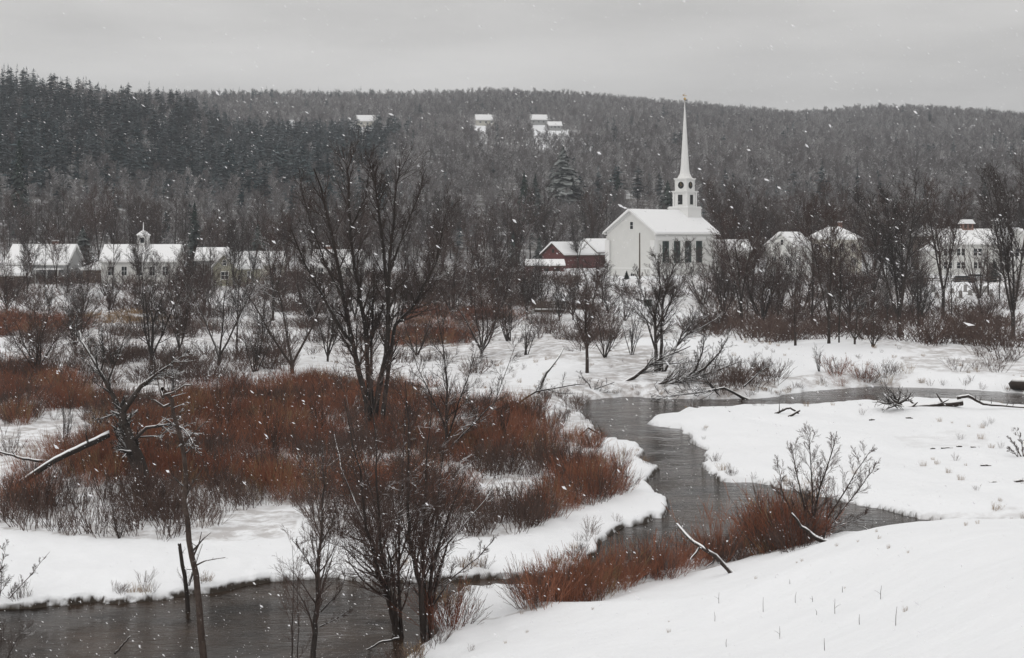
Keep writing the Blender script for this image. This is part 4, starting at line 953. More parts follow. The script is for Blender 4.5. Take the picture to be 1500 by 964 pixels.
ALD = [(3, .1, .05, 21, .15, .35, .85, .25), (4, .2, .07, 9, .15, .35, .85, .48), (3, .25, .07, 6, .15, .35, .85, .5), (2, .25, .06, 0, 0, 0, 0, 0)]
st = [(.11, .012, [(587,932),(572,880),(556,835),(545,760),(538,670),(528,560)]), (.07, .01, [(585,925),(566,860),(545,800),(512,745),(488,700),(470,660)]),
      (.08, .012, [(590,930),(576,870),(565,800),(560,720),(566,630),(572,520)]), (.07, .01, [(592,926),(585,865),(583,790),(588,700),(594,580)]),
      (.11, .012, [(622,920),(617,852),(604,800),(600,740),(606,640),(602,545)]), (.09, .012, [(624,918),(620,850),(620,770),(625,690),(634,570)]),
      (.08, .01, [(628,918),(630,850),(645,790),(662,740),(684,690)]), (.06, .01, [(630,905),(640,850),(655,800),(690,765),(720,735)]),
      (.05, .01, [(583,900),(560,850),(530,825),(505,800),(470,790)]), (.05, .01, [(626,880),(632,820),(642,720),(656,600)]), (.05, .01, [(580,890),(572,820),(552,760),(520,670),(500,590)]),
      (.04, .008, [(632,890),(660,850),(700,820),(725,790)])]
tree_from_limbs('alder_clump', 'many stemmed dark alder clump on the near bank, bottom centre', 48.6, st, ALD, 0.006, base=(605, 928), mats=('bark', 'twig_brown'), seed=31, depth=.22, dens=.95, trunk_n=12)
tree_from_limbs('young_alder', 'slender young tree with snowy side branches left of the alder clump', 45.6,
  [(.10, .012, [(456,985),(459,930),(463,880),(466,833),(471,771),(474,710),(470,650)]), (.025, .008, [(468,900),(482,885),(498,868),(504,848)]), (.025, .008, [(466,922),(485,912),(500,903),(513,892)]), (.03, .008, [(465,850),(450,820),(430,790)]), (.03, .008, [(468,800),(485,770),(498,730)])],
  ALD, 0.005, base=(456, 985), mats=('bark_white', 'twig_brown'), seed=33, depth=.25, dens=1.0, trunk_n=1)
tree_from_limbs('thin_sapling', 'thin pair of saplings left of the slender young tree', 45.4, [(.028, .006, [(425,985),(427,920),(431,870),(428,800)]), (.022, .005, [(432,985),(438,920),(436,860),(445,800)])], ALD, 0.004, base=(428, 985), mats=('bark', 'twig_brown'), seed=34, dens=.6)
tree_from_limbs('willow_sapling', 'open bare sapling with slanting snowy branch right of the big tree', 84,
  [(.10, .012, [(655,680),(653,620),(656,560),(650,500),(640,440)]), (.06, .01, [(657,640),(672,590),(690,540),(700,505)]), (.06, .01, [(655,630),(632,580),(612,540),(598,500)]), (.06, .012, [(660,655),(690,625),(725,590),(756,505)])],
  ALD, 0.008, base=(655, 680), mats=('bark', 'bark_clean'), seed=36, dens=.8, trunk_n=2)
# shrubs by the bend in the foreground and on the gravel bar
tree_from_limbs('bare_shrub', 'large rounded bare shrub on the near bank beside the river bend', 55.5,
  [(.06, .01, [(1190,796),(1192,760),(1200,710),(1215,660),(1222,630)]), (.05, .01, [(1188,796),(1180,750),(1168,700),(1160,650)]), (.05, .01, [(1194,796),(1212,750),(1240,700),(1258,655)]), (.045, .01, [(1195,790),(1225,755),(1255,720),(1275,690)]),
   (.045, .01, [(1186,790),(1165,760),(1148,720),(1145,690)]), (.04, .01, [(1190,780),(1194,720),(1190,660),(1196,632)]), (.035, .01, [(1196,785),(1230,768),(1262,752)])], ALD, 0.0055, base=(1190, 796), mats=('bark', 'twig_brown'), seed=41, depth=.4, dens=1.3)
tree_from_limbs('bare_shrub', 'low bare shrub cut by the right edge on the snowy gravel bar', 84,
  [(.04, .01, [(1498,672),(1490,655),(1478,640)]), (.04, .01, [(1500,672),(1500,650),(1498,630)]), (.04, .01, [(1504,672),(1520,650),(1530,635)]), (.03, .01, [(1494,670),(1482,660),(1472,656)])], ALD, 0.008, base=(1500, 672), mats=('twig_brown', 'twig_brown'), seed=42, depth=.5)
tree_from_limbs('bare_shrub', 'bare twiggy shrub at the left edge above the river', 52.5,
  [(.03, .006, [(-5,892),(5,860),(15,830),(20,808)]), (.03, .006, [(-10,892),(-5,850),(-2,810)]), (.03, .006, [(0,892),(18,870),(35,850),(44,828)])], ALD, 0.005, base=(-4, 892), mats=('twig_brown', 'twig_brown'), seed=43, depth=.4)
tree_from_limbs('bare_shrub', 'dark seed hung shrub in the bottom left corner', 43.5,
  [(.03, .005, [(5,1000),(15,960),(30,930),(50,915)]), (.03, .005, [(0,1000),(-5,960),(0,925)]), (.03, .005, [(15,1000),(40,965),(65,945)])], ALD, 0.004, base=(8, 1000), mats=('bark', 'bark_clean'), seed=44, depth=.4)

# big spreading tree and the fallen ones at the bend
tree_from_limbs('spreading_tree', 'broad bare tree with wide forked limbs on the bank below the church', 131,
  [(.19, .02, [(962,532),(960,500),(958,460),(965,420),(958,380)]), (.17, .02, [(969,532),(970,480),(971,440),(985,400),(1000,372)]), (.10, .015, [(961,515),(948,470),(925,435),(905,415)]), (.09, .015, [(971,470),(985,440),(1010,410),(1035,395)]), (.07, .015, [(959,470),(940,430),(930,400)]),
   (.12, .02, [(972,526),(1000,495),(1030,462),(1050,437)]), (.10, .02, [(985,515),(1010,492),(1040,478),(1065,468)])], [(3, .15, .04, 22, .2, .4, .95, .26), (4, .2, .06, 9, .15, .35, .85, .48), (3, .22, .06, 7, .15, .35, .8, .5), (2, .25, .06, 0, 0, 0, 0, 0)], 0.010, base=(966, 533), mats=('bark', 'bark_clean'), seed=51, depth=.35, dens=1.2)
tree_from_limbs('fallen_tree', 'large snow topped fallen tree lying along the far bank at the bend', 121.5,
  [(.33, .06, [(898,580),(940,573),(985,566),(1020,559),(1063,553)]), (.16, .03, [(1018,559),(1040,545),(1062,522),(1076,500)]), (.13, .03, [(1005,562),(1025,545),(1035,520),(1040,500)]), (.10, .03, [(940,572),(975,573),(1008,581)]), (.12, .02, [(1063,553),(1085,545),(1105,538)])],
  LEAN, 0.015, base=(898, 580), mats=('log', 'bark'), seed=52, depth=.25, dens=1.8, trunk_n=2)
tree_from_limbs('fallen_tree', 'second slanting fallen trunk above the large one on the far bank', 124,
  [(.22, .04, [(905,566),(930,553),(952,535),(975,522),(1012,508)]), (.08, .02, [(952,535),(985,532),(1015,530)])], LEAN, 0.015, base=(905, 566), mats=('log', 'bark'), seed=53, depth=.25, dens=1.5)
tree_from_limbs('leaning_pole', 'dark bare leaning snag right of the red thicket', 117, [(.17, .06, [(786,562),(800,548),(815,533),(830,521)])], SNAG, 0.012, base=(786, 562), mats=('bark', 'bark'), seed=54, dens=.5)
tree_from_limbs('fallen_branch', 'long thin snowy fallen branch under the dark leaning snag', 112, [(.09, .03, [(752,582),(785,572),(820,562),(850,548)]), (.05, .02, [(800,568),(820,572),(840,570)])], LEAN, 0.012, base=(752, 582), mats=('log', 'bark'), seed=55, dens=.6)
tree_from_limbs('fallen_branch', 'white bleached branch at the water edge below the bend', 93, [(.09, .03, [(845,612),(862,628),(878,640),(886,652)]), (.06, .02, [(880,652),(882,635),(876,622)]), (.04, .02, [(870,650),(890,648),(905,652)])], SNAG, 0.012, base=(845, 612), mats=('log', 'log'), seed=56, dens=.5)

tree_from_limbs('fallen_tree', 'tangled fallen treetop under the large fallen trunk at the bend', 119.5,
  [(.14, .03, [(1100,566),(1060,568),(1015,574),(970,578)]), (.09, .02, [(1060,568),(1035,556),(1010,552)]), (.08, .02, [(1090,566),(1110,548),(1130,535)])], LEAN, 0.014, base=(1100, 566), mats=('log', 'bark'), seed=57, depth=.2, dens=1.4)
tree_from_limbs('fallen_branch', 'snowy branch pile on the bank left of the fallen trees', 121,
  [(.09, .03, [(850,578),(872,570),(900,560)]), (.07, .02, [(862,580),(880,574),(905,574)]), (.06, .02, [(870,578),(862,562),(850,548)])], LEAN, 0.012, base=(850, 578), mats=('log', 'bark'), seed=58, depth=.3, dens=1.2)
# ---- plain logs and driftwood
def log(name, label, Y, pix, r0, r1, seed=1, depth=0.0, cat='log', group=None, stub=2, snow=True):
    rg = random.Random(seed); P = []
    for i, (px, py) in enumerate(pix): x, y, z = at(px, py, Y + depth * i); P.append((x, y, z))
    o = tag(empty(name, P[0]), label, cat, group); b = P[0]; pts = []
    for i in range(len(P) - 1):
        for s in range(4): f = s / 4; pts.append(tuple(P[i][k] + (P[i+1][k] - P[i][k]) * f - b[k] + (rg.uniform(-.02, .02) if i + s else 0) for k in range(3)))
    pts.append(tuple(P[-1][k] - b[k] for k in range(3)))
    n = len(pts) - 1; rad = [r0 + (r1 - r0) * i / n for i in range(n + 1)]
    pts = [pts[0]] + pts + [pts[-1]]; rad = [0.001] + rad + [0.001]
    obj('stem', tube_mesh('stem', [(pts, rad, 9)]), M['log' if snow else 'bark'], o)
    if snow and r0 > .07:
        sp = [(p[0], p[1] + r * .15, p[2] + r * 0.55) for p, r in zip(pts, rad)]; obj('snow_cover', tube_mesh('snow_cover', [(sp, [r * .62 for r in rad], 9)]), M['snow'], o)
    for k in range(stub):
        i = rg.randint(2, n - 1); q = pts[i]; d = nrm((rg.uniform(-1, 1), rg.uniform(-1, .3), rg.uniform(.2, 1))); l = rg.uniform(.3, .8) * (2 if r0 > .2 else 1)
        obj('stub', tube_mesh('stub', [([q, tuple(q[j] + d[j] * l * .5 for j in range(3)), tuple(q[j] + d[j] * l + (.1 if j == 2 else 0) for j in range(3))], [rad[i] * .4, rad[i] * .3, rad[i] * .12], 5)]), M['bark'], o)
    return o
log('fallen_log', 'thick snow covered log resting against the leaning dead tree', 74.5, [(160,636),(120,655),(81,674),(24,711)], .17, .14, 3, -.5)
log('fallen_log', 'thin snowy pole lying left of the thick snow covered log', 75, [(62,676),(35,672),(0,662)], .08, .05, 4)
tree_from_limbs('fallen_log', 'twisted snow lined broken log at the foot of the near red brush', 52.3, [(.10, .05, [(1076,829),(1050,817),(1028,805),(1018,802),(1007,794)]), (.06, .02, [(1030,806),(1022,815),(1012,822)]), (.05, .015, [(1050,817),(1046,826),(1036,833)]), (.04, .012, [(1040,811),(1032,800),(1034,790)])], SNAG, 0.008, base=(1076, 829), mats=('bark', 'bark'), seed=6, dens=1.5, cat='log')
log('fallen_log', 'slanting snowy log at the foot of the large rounded shrub', 53.0, [(1218,797),(1195,787),(1175,772),(1160,752)], .11, .035, 7, .2, stub=2)
log('dead_branch', 'low dead branch on the snow right of the rounded shrub', 52.0, [(1303,793),(1285,784),(1265,772)], .04, .02, 8, .1, 'branch', stub=5, snow=False)
log('driftwood_log', 'long snow laden driftwood log with root mass on the gravel bar', 108, [(1318,600),(1345,597),(1375,594),(1410,590)], .30, .20, 9, stub=5)
log('driftwood_branch', 'crooked snowy driftwood branch right of the long driftwood log', 107, [(1402,583),(1418,580),(1440,592),(1465,594),(1500,597)], .13, .05, 10, stub=5)
log('driftwood_branch', 'bent driftwood stick at the head of the gravel bar', 104, [(1135,607),(1148,600),(1158,597),(1170,606)], .10, .06, 11, cat='branch', stub=2)
log('driftwood_branch', 'short dark stick right of the bent driftwood stick', 102, [(1155,611),(1172,601)], .10, .07, 12, cat='branch', stub=0)
log('floating_branch', 'thin white snowy branch sticking out of the water, bottom left', 46.0, [(168,958),(180,945),(191,932)], .035, .02, 13, cat='branch', stub=0)
log('dead_branch', 'snowy dead branch reaching over water left of the alder clump foot', 47.2, [(585,935),(560,940),(545,948),(527,956)], .045, .02, 14, cat='branch', stub=1)
for i, (px, py, w_) in enumerate([(1412,712,.35),(1432,711,.9),(1456,708,.55),(1478,711,.7),(1494,706,.5)]):
    log('snowy_stone', '%s snow capped dark stone from the left in the row on the gravel bar' % OR[i], 75.5, [(px - w_ * 14, py), (px, py - 1), (px + w_ * 14, py)], .12, .10, 20 + i, cat='stone', group='stones in a row on the gravel bar', stub=0)
for i, (px, py, w_) in enumerate([(1366,658,.3),(1387,657,.7),(1405,655,.3),(1444,683,.6),(1426,656,.25),(1332,613,.4),(1278,616,.3)]):
    o = log('snowy_stone', '%s scattered snow capped stone from the left on the open gravel bar' % OR[[2,3,4,6,5,1,0][i]], hit(px, py)[1], [(px - w_ * 12, py), (px, py - 1), (px + w_ * 12, py)], .09, .07, 30 + i, cat='stone', group='stones scattered on the gravel bar', stub=0)
# root mass of the driftwood log
rg = random.Random(60); out = []
x, y, z = hit(1312, 601)
for k in range(26): branch(out, rg, (rg.uniform(-.3, .3), rg.uniform(-.3, .3), .5), nrm((rg.gauss(-.1, 1), rg.gauss(0, 1), rg.uniform(-.3, 1))), rg.uniform(.8, 1.9), rg.uniform(.05, .12), 0, [(4, .4, 0, 4, .2, .4, 1, .5), (3, .4, 0, 3, .2, .5, 1, .5), (2, .4, 0, 0, 0, 0, 0, 0)], .018)
o = tag(empty('root_mass', (x, y, z)), 'tangled dark root mass with snow at the left end of the driftwood log', 'roots')
tr, cr = split_meshes('root', out); obj('roots', tr, M['bark'], o); obj('rootlets', cr, M['bark'], o)
rk = MB().lathe([(0.1, -.3), (1.3, -.2), (1.5, .3), (1.0, .8), (.1, .95)], 9).build('boulder', M['stone']); _h = hit(1499, 566); rk.location = (_h[0], _h[1], _h[2] - .1); rk.scale = (.8, .7, .85); rk.data.materials[0] = M['bark_white']; rk.data.shade_smooth()
tag(rk, 'snow capped boulder at the right edge beside the far channel', 'boulder')

# ---- stalks in the foreground snow
sp_ = sorted([(1053,884,16),(1118,897,22),(1165,884,16),(1223,900,22),(1234,868,9),(1259,916,15),(1312,917,28),(1047,911,14),(1064,948,12),(1208,953,18),(1157,856,7),(1196,901,8),(1190,792+90,9),(1290,879,20),(1142,936,18)])
for i, (px, py, h_) in enumerate(sp_):
    x, y, z = hit(px, py); hm = h_ / F * y; rg = random.Random(70 + i)
    o = tag(empty('weed_stalk', (x, y, z)), '%s dark weed stalk from the left poking out of the foreground snow' % OR[i], 'stalk', 'weed stalks in the foreground snow')
    tw = [([(0, 0, -.05), (rg.uniform(-.01, .01), 0, hm * .5), (rg.uniform(-.03, .03), 0, hm)], [.007, .006, .003], 5)]
    obj('stem', tube_mesh('stem', tw), M['bark_clean'], o)
    if i % 3 == 1:
        s = rg.choice((-1, 1)); obj('side_twig', tube_mesh('side_twig', [([(0, 0, hm * .35), (s * hm * .18, .02, hm * .5), (s * hm * .42, .03, hm * .62)], [.004, .003, .002], 4)]), M['bark_clean'], o)

# ---- tree forms shared by the trees of the middle distance
FORM = {}
def form(key, mats, gen, hgt):
    out = gen(); tr, cr = split_meshes(key, out, 0)
    tr.materials.append(M[mats[0]]); cr.materials.append(M[mats[1]])
    top = max(p[2] for q, r, l in out for p in q); FORM[key] = (tr, cr, top)
def forked(seed, H_, k, spread, cfg, rmin, trunk=.22, r=.24):
    def g():
        rg = random.Random(seed); out = []
        branch(out, rg, (0, 0, -.3), (0, 0, 1), H_ * trunk, r, 0, [(4, .06, .05, 0, 0, 0, 0, 0)], rmin)
        tip = out[0][0][-1]; out[0] = (out[0][0], [r * 1.2] + [r * .95] * 4, 0)
        for i in range(k):
            a = 2 * pi * i / k + rg.uniform(-.5, .5); s = spread * rg.uniform(.35, 1.1)
            sub = []; branch(sub, rg, (tip[0], tip[1], tip[2] - rg.uniform(0, .4)), nrm((s * cos(a), s * sin(a), 1)), H_ * (1 - trunk) * rg.uniform(.8, 1.05), r * .62, 0, cfg, rmin)
            out += [(p, q, 0 if l == 0 else l) for p, q, l in sub]
        return out
    return g
def straight(seed, H_, cfg, rmin, r=.2):
    def g():
        rg = random.Random(seed); out = []; branch(out, rg, (0, 0, -.3), (0, 0, 1), H_, r, 0, cfg, rmin); return out
    return g
def stems(seed, H_, k, spread, cfg, rmin, r=.06):
    def g():
        rg = random.Random(seed); out = []
        for i in range(k):
            a = rg.uniform(0, 6.28); s = spread * rg.random(); branch(out, rg, (rg.uniform(-.2, .2), rg.uniform(-.2, .2), -.2), nrm((s * cos(a), s * sin(a), 1)), H_ * rg.uniform(.65, 1), r, 0, cfg, rmin)
        return out
    return g
MID = [(7, .17, .045, 14, .12, .4, .95, .36), (4, .2, .10, 9, .12, .35, .85, .48), (3, .25, .09, 6, .15, .35, .85, .5), (2, .28, .08, 0, 0, 0, 0, 0)]
TALL = [(7, .06, .05, 24, .22, .4, .9, .30), (4, .2, .12, 9, .12, .35, .85, .48), (3, .25, .09, 6, .15, .35, .85, .5), (2, .28, .08, 0, 0, 0, 0, 0)]
form('spread_a', ('bark', 'bark_clean'), forked(61, 11, 5, .55, MID, .012, .10, .17), 11)
form('spread_b', ('bark', 'twig_brown'), forked(62, 11, 7, .7, MID, .012, .12, .16), 11)
form('spread_c', ('bark_white', 'bark'), forked(63, 10, 3, 1.0, [(6, .14, .05, 10, .2, .4, .9, .36), (4, .25, .08, 8, .15, .35, .9, .48), (3, .25, .09, 4, .15, .35, .85, .5), (2, .28, .08, 0, 0, 0, 0, 0)], .012, .12, .15), 10)
form('tall_a', ('bark', 'bark_clean'), straight(64, 17, TALL, .017, .17), 17)
form('tall_b', ('bark', 'twig_brown'), forked(65, 17, 3, .28, TALL, .017, .2, .2), 17)
form('tall_c', ('bark', 'bark_clean'), forked(66, 18, 4, .36, TALL, .017, .15, .24), 18)
form('dense_a', ('bark', 'twig_brown'), straight(67, 8, [(6, .05, .05, 34, .22, .5, 1.0, .36), (4, .2, .13, 9, .1, .35, .85, .48), (3, .25, .09, 5, .15, .35, .85, .5), (1, .28, .08, 0, 0, 0, 0, 0)], .014, .16), 8)
form('multi_a', ('bark', 'twig_brown'), stems(68, 6, 9, .7, [(5, .1, .05, 9, .2, .3, .8, .34), (3, .2, .1, 6, .15, .35, .85, .5), (2, .25, .1, 0, 0, 0, 0, 0)], .014), 6)
form('multi_b', ('bark', 'bark_clean'), stems(69, 6, 7, .5, [(5, .1, .05, 9, .2, .3, .8, .34), (3, .2, .1, 6, .15, .35, .85, .5), (2, .25, .1, 0, 0, 0, 0, 0)], .014), 6)
def conifer_form(key, seed, H_, w_, tiers, per):
    V, T = conifer_tris(seed, H_, tiers, per, w_, .3, 4, .05); me = fast_mesh(key, V, None, T); me.materials.append(M['needle'])
    tr = tube_mesh(key, [([(0, 0, -.3), (0, 0, H_ * .5), (0, 0, H_ * .95)], [H_ * .014, H_ * .009, .03], 7)]); tr.materials.append(M['bark_clean']); FORM[key] = (tr, me, H_ * 1.03)
conifer_form('conifer_a', 81, 12, .20, 24, 16); conifer_form('conifer_b', 82, 12, .30, 24, 18); conifer_form('conifer_c', 83, 12, .42, 22, 20)
rgt = random.Random(99)
def plant(key, px, py, top, label, group=None, name='bare_tree', wide=1.0, Y=None):
    if Y is None: x, y, z = hit(px, py)
    else: x, y = (px - CX) / F * Y, Y; z = gz(x, y)
    h_ = z - (H - (top - YH) / F * y) ; h_ = -h_
    tr, cr, th = FORM[key]; s = max(0.15, h_ / th)
    o = tag(empty(name, (x, y, z - .05), rgt.uniform(0, 6.28)), label, 'shrub' if 'shrub' in name else 'tree', group); o.scale = (s * wide * rgt.uniform(.9, 1.1), s * wide * rgt.uniform(.9, 1.1), s)
    obj('trunk', tr, None, o); obj('crown', cr, None, o)
    return o
T_ = [
 ('spread_b', 55, 552, 425, 'low spreading bare tree at the left edge behind the red brush', 1.3),
 ('spread_a', 222, 535, 345, 'forked bare tree in front of the white cupola building', 1.0),
 ('spread_c', 320, 535, 362, 'snow streaked forked tree in front of the olive gabled house', 1.0),
 ('tall_a', 347, 520, 372, 'straight dark trunked tree right of the snow streaked forked tree', .9),
 ('spread_c', 428, 548, 330, 'bare tree with snowy low limbs just left of the big tree', 1.0),
 ('multi_b', 385, 500, 395, 'thin stemmed tree group between the snowy limbed tree and the olive house', 1.0),
 ('spread_b', 705, 523, 380, 'round crowned bare tree on the snow right of the big tree', 1.15),
 ('dense_a', 860, 546, 400, 'single straight stemmed tree standing clear in the snow near the bend', 1.0),
 ('multi_a', 885, 524, 425, 'clump of leaning dark stems right of the single straight stemmed tree', 1.0),
 ('spread_a', 793, 452, 375, 'dark twin trunked tree standing beside the footbridge', 1.2),
 ('multi_b', 745, 500, 400, 'thicket tree left of the footbridge', 1.1),
 ('spread_c', 842, 458, 398, 'slim tree right of the footbridge in front of the red barn', .9),
 ('dense_a', 1165, 506, 418, 'small dense crowned tree at the left end of the far bank row', 1.3),
 ('tall_b', 1214, 503, 300, 'tall dark trunked tree behind the white limbed forked tree', .9),
 ('tall_a', 1229, 502, 345, 'thin leaning trunk just left of the white limbed forked tree', .8),
 ('spread_c', 1252, 505, 382, 'forked tree with pale snow lined limbs on the far bank', 1.0),
 ('multi_a', 1278, 508, 418, 'reddish stemmed clump right of the pale forked tree', .9),
 ('tall_c', 1318, 494, 268, 'broad dark crowned tree, tallest in the row right of the church', 1.25),
 ('tall_a', 1300, 480, 322, 'slim trunk close left of the broad dark crowned tree', .8),
 ('multi_b', 1345, 478, 372, 'stemmy clump close right of the broad dark crowned tree', 1.1),
 ('tall_b', 1381, 465, 275, 'tall forked tree in front of the inn', 1.0),
 ('tall_a', 1394, 462, 330, 'shorter dark trunk beside the tall forked tree before the inn', .7),
 ('tall_c', 1484, 495, 232, 'very tall dark tree near the right edge', .9),
 ('multi_a', 1440, 470, 405, 'low arching bare bush tree on the slope below the gravestones', 1.5),
 ('tall_b', 1086, 482, 318, 'dark leafless tree just right of the church annex', 1.1),
 ('spread_a', 1060, 470, 345, 'bushy bare tree in front of the church annex', 1.2),
 ('spread_b', 1118, 480, 328, 'thick crowned bare tree left of the tall white gabled house', 1.1),
 ('dense_a', 1140, 472, 372, 'small thick tree at the foot of the tall white gabled house', 1.1),
 ('tall_a', 1190, 478, 312, 'straight tree between the white gabled and the hipped roof houses', 1.0),
 ('spread_b', 1245, 470, 318, 'wide twiggy tree before the hipped roof house', 1.2),
 ('tall_b', 1278, 462, 300, 'dark tree close right of the hipped roof house', 1.1),
 ('spread_b', 600, 470, 352, 'bare tree left of the porch house', 1.0),
 ('spread_b', 662, 468, 340, 'reddish crowned bare tree right of the porch house', 1.2),
 ('dense_a', 690, 455, 362, 'small brown crowned tree behind the round crowned tree', 1.3),
 ('spread_a', 735, 455, 352, 'bare tree halfway between the porch house and the barn shed', 1.1),
 ('spread_b', 765, 445, 362, 'dark bare tree in front of the barn shed', 1.0),
 ('multi_a', 915, 470, 415, 'low bare bush tree below the church gable', 1.2),
 ('multi_b', 985, 440, 385, 'bare bush tree in front of the church side windows', 1.2),
 ('multi_a', 1030, 445, 372, 'dark bush tree at the right corner of the church', 1.4),
 ('tall_a', 36, 440, 348, 'thin trunk in front of the far left house, first of three', .6),
 ('tall_a', 66, 440, 345, 'thin trunk in front of the far left house, second of three', .6),
 ('tall_a', 98, 440, 352, 'thin trunk in front of the far left house, third of three', .6),
 ('spread_b', 120, 470, 395, 'bushy dark tree below the gap left of the cupola building', 1.2),
 ('multi_b', 160, 455, 385, 'bare stemmy tree at the left corner of the cupola building', 1.1),
 ('spread_b', 275, 470, 352, 'bare tree at the right end of the cupola building', 1.1),
 ('spread_a', 300, 455, 348, 'bare tree in front of the low roofed grey house', .9),
 ('tall_b', 400, 470, 325, 'tall bare tree in front of the cream house', 1.0),
 ('spread_b', 455, 475, 335, 'wide bare tree left of the half hidden white house', 1.1),
 ('spread_a', 520, 470, 345, 'bare tree before the half hidden white house', 1.0),
 ('spread_a', 110, 515, 405, 'dark bare tree standing right of the low spreading tree at left', 1.1),
 ('multi_a', 165, 540, 455, 'low stemmy bush behind the leaning dead tree', 1.3),
 ('spread_b', 262, 520, 385, 'bare tree between the forked tree and the snow streaked tree', 1.0),
 ('multi_b', 372, 545, 455, 'low bush left of the snowy limbed tree', 1.4),
 ('spread_a', 480, 530, 392, 'bare tree close left of the big tree trunk', 1.0),
 ('multi_a', 610, 520, 440, 'bush growing close right of the big tree', 1.3),
 ('multi_b', 770, 520, 450, 'bush between the round crowned tree and the bend', 1.2),
 ('multi_b', 925, 520, 440, 'tangled bush left of the broad forked limbed tree', 1.2),
 ('multi_a', 1085, 560, 508, 'purple brown bush on the bank right of the fallen trees', 1.5),
 ('multi_b', 1200, 545, 500, 'small open bush on the snowy bank below the pale forked tree', .9),
 ('multi_b', 95, 660, 560, 'thin sapling clump in the red brush left of the leaning dead tree', .6),
 ('multi_a', 330, 650, 555, 'thin sapling clump in the red brush right of the broken topped tree', .6),
 ('multi_b', 400, 690, 575, 'thin sapling clump in the red brush left of the alder clump', .6),
 ('multi_a', 470, 650, 545, 'thin sapling clump in the red brush close left of the big tree foot', .6),
 ('multi_b', 600, 655, 550, 'thin sapling clump in the red brush close right of the big tree foot', .6),
 ('multi_b', 735, 655, 570, 'thin sapling clump in the red brush near the river bend', .6),
 ('multi_a', 175, 790, 690, 'dark stemmed sapling clump on the snow below the leaning dead tree', .6),
 ('multi_b', 255, 600, 500, 'thin sapling clump behind the broken topped tree', .7),
 ('multi_a', 790, 760, 690, 'low dark brush clump at the thicket edge near the water', 1.0),
 ('spread_b', 10, 460, 350, 'bare tree cut by the left edge beside the brown shed', 1.1),
]
for key, px, py, top, lb, wd in T_: plant(key, px, py, top - (22 if key[0] == 't' and wd >= .9 else 0), lb, wide=wd, name='bare_shrub' if 'bush' in lb and key.startswith('multi') else 'bare_tree', group='bare trees of the valley')
C_ = [('conifer_c', 825, 300, 212, 'large dark pine standing above the woods left of the steeple', 1.25, 520), ('conifer_a', 28, 330, 198, 'tall narrow dark spruce at the far left of the hill foot', .8, 420),
 ('conifer_a', 285, 372, 293, 'dark spruce behind the cupola building', 1.0, 330), ('conifer_c', 121, 392, 330, 'round dark evergreen left of the cupola building', 1.1, 298), ('conifer_b', 378, 375, 325, 'dark evergreen behind the olive gabled house', 1.1, 330),
 ('conifer_c', 1456, 418, 377, 'rounded evergreen in front of the inn wing', 1.0, 302), ('conifer_b', 768, 330, 248, 'dark pine pair left of the large pine, left one', .8, 480), ('conifer_b', 784, 330, 252, 'dark pine pair left of the large pine, right one', .8, 470),
 ('conifer_b', 905, 330, 252, 'dark pine between the large pine and the steeple', .8, 520), ('conifer_b', 752, 392, 336, 'dark spruce behind the low red shed', .8, 345), ('conifer_c', 1092, 415, 372, 'dark evergreen mass right of the church annex', 1.2, 318),
 ('conifer_c', 918, 412, 397, 'clipped evergreen bush at the foot of the church gable', 1.2, 300), ('conifer_b', 790, 400, 345, 'dark evergreen behind the gap left of the barn', 1.0, 350), ('conifer_c', 978, 335, 262, 'dark pine directly behind the belfry', .9, 460)]
for key, px, py, top, lb, wd, Yc in C_: plant(key, px, py, top, lb, wide=wd, Y=Yc, name='pine_tree' if 'pine' in lb else 'spruce_tree' if 'spruce' in lb else 'evergreen_tree', group='dark evergreens of the valley')
# bare trees at the foot of the hill, told apart only by what they stand behind
SEG = [(-20, 130, 15, 'bare tree in the dim wood behind the far left house'), (130, 290, 16, 'bare tree in the dim wood behind the cupola building'), (290, 450, 16, 'bare tree in the dim wood behind the olive and cream houses'), (450, 620, 17, 'bare tree in the dim wood behind the big riverside tree'),
       (620, 800, 18, 'bare reddish tree in the dim wood left of the barn'), (800, 900, 7, 'bare tree in the dim wood behind the red barn'), (1040, 1130, 11, 'bare tree in the dim wood right of the church'), (1130, 1340, 18, 'bare tree in the dim wood behind the hipped roof house'), (1340, 1520, 16, 'bare tree in the dim wood behind the inn')]
# small trees in the tangle of the valley floor
SEG2 = [(0, 130, 6, 'small bare tree in the tangle below the far left house'), (130, 270, 5, 'small bare tree in the tangle below the cupola building'), (270, 430, 8, 'small bare tree in the tangle below the olive gabled house'), (430, 600, 9, 'small bare tree in the tangle behind the big riverside tree'),
        (600, 790, 14, 'small bare tree in the tangle below the porch house'), (815, 900, 6, 'small bare tree in the tangle below the red barn'), (1040, 1130, 9, 'small bare tree in the tangle below the church annex'), (1130, 1270, 13, 'small bare tree in the tangle below the tall white gabled house'), (1270, 1360, 8, 'small bare tree in the tangle left of the inn'), (1420, 1510, 5, 'small bare tree in the tangle below the inn wing')]
SEG3 = [(15, 130, 3, 'tall thin tree close before the far left house'), (140, 275, 3, 'tall thin tree close before the cupola building'), (285, 420, 4, 'tall thin tree close before the olive and cream houses'), (450, 680, 5, 'tall thin tree close before the houses behind the big tree')]
for a_, b_, n_, lb in SEG3:
    for i in range(n_):
        px = a_ + (b_ - a_) * (i + rgt.random()) / n_; Yc = rgt.uniform(252, 266); hm = rgt.uniform(9, 13.5)
        x = (px - CX) / F * Yc; top = YH + (H - gz(x, Yc) - hm) * F / Yc
        plant(rgt.choice(['tall_a', 'tall_b', 'tall_c']), px, 0, top, lb.replace('tree close', 'tree from the left close').replace('tall', OR[i] + ' tall', 1), 'tall trees before the houses: ' + lb[15:], Y=Yc, wide=rgt.uniform(.8, 1.0))
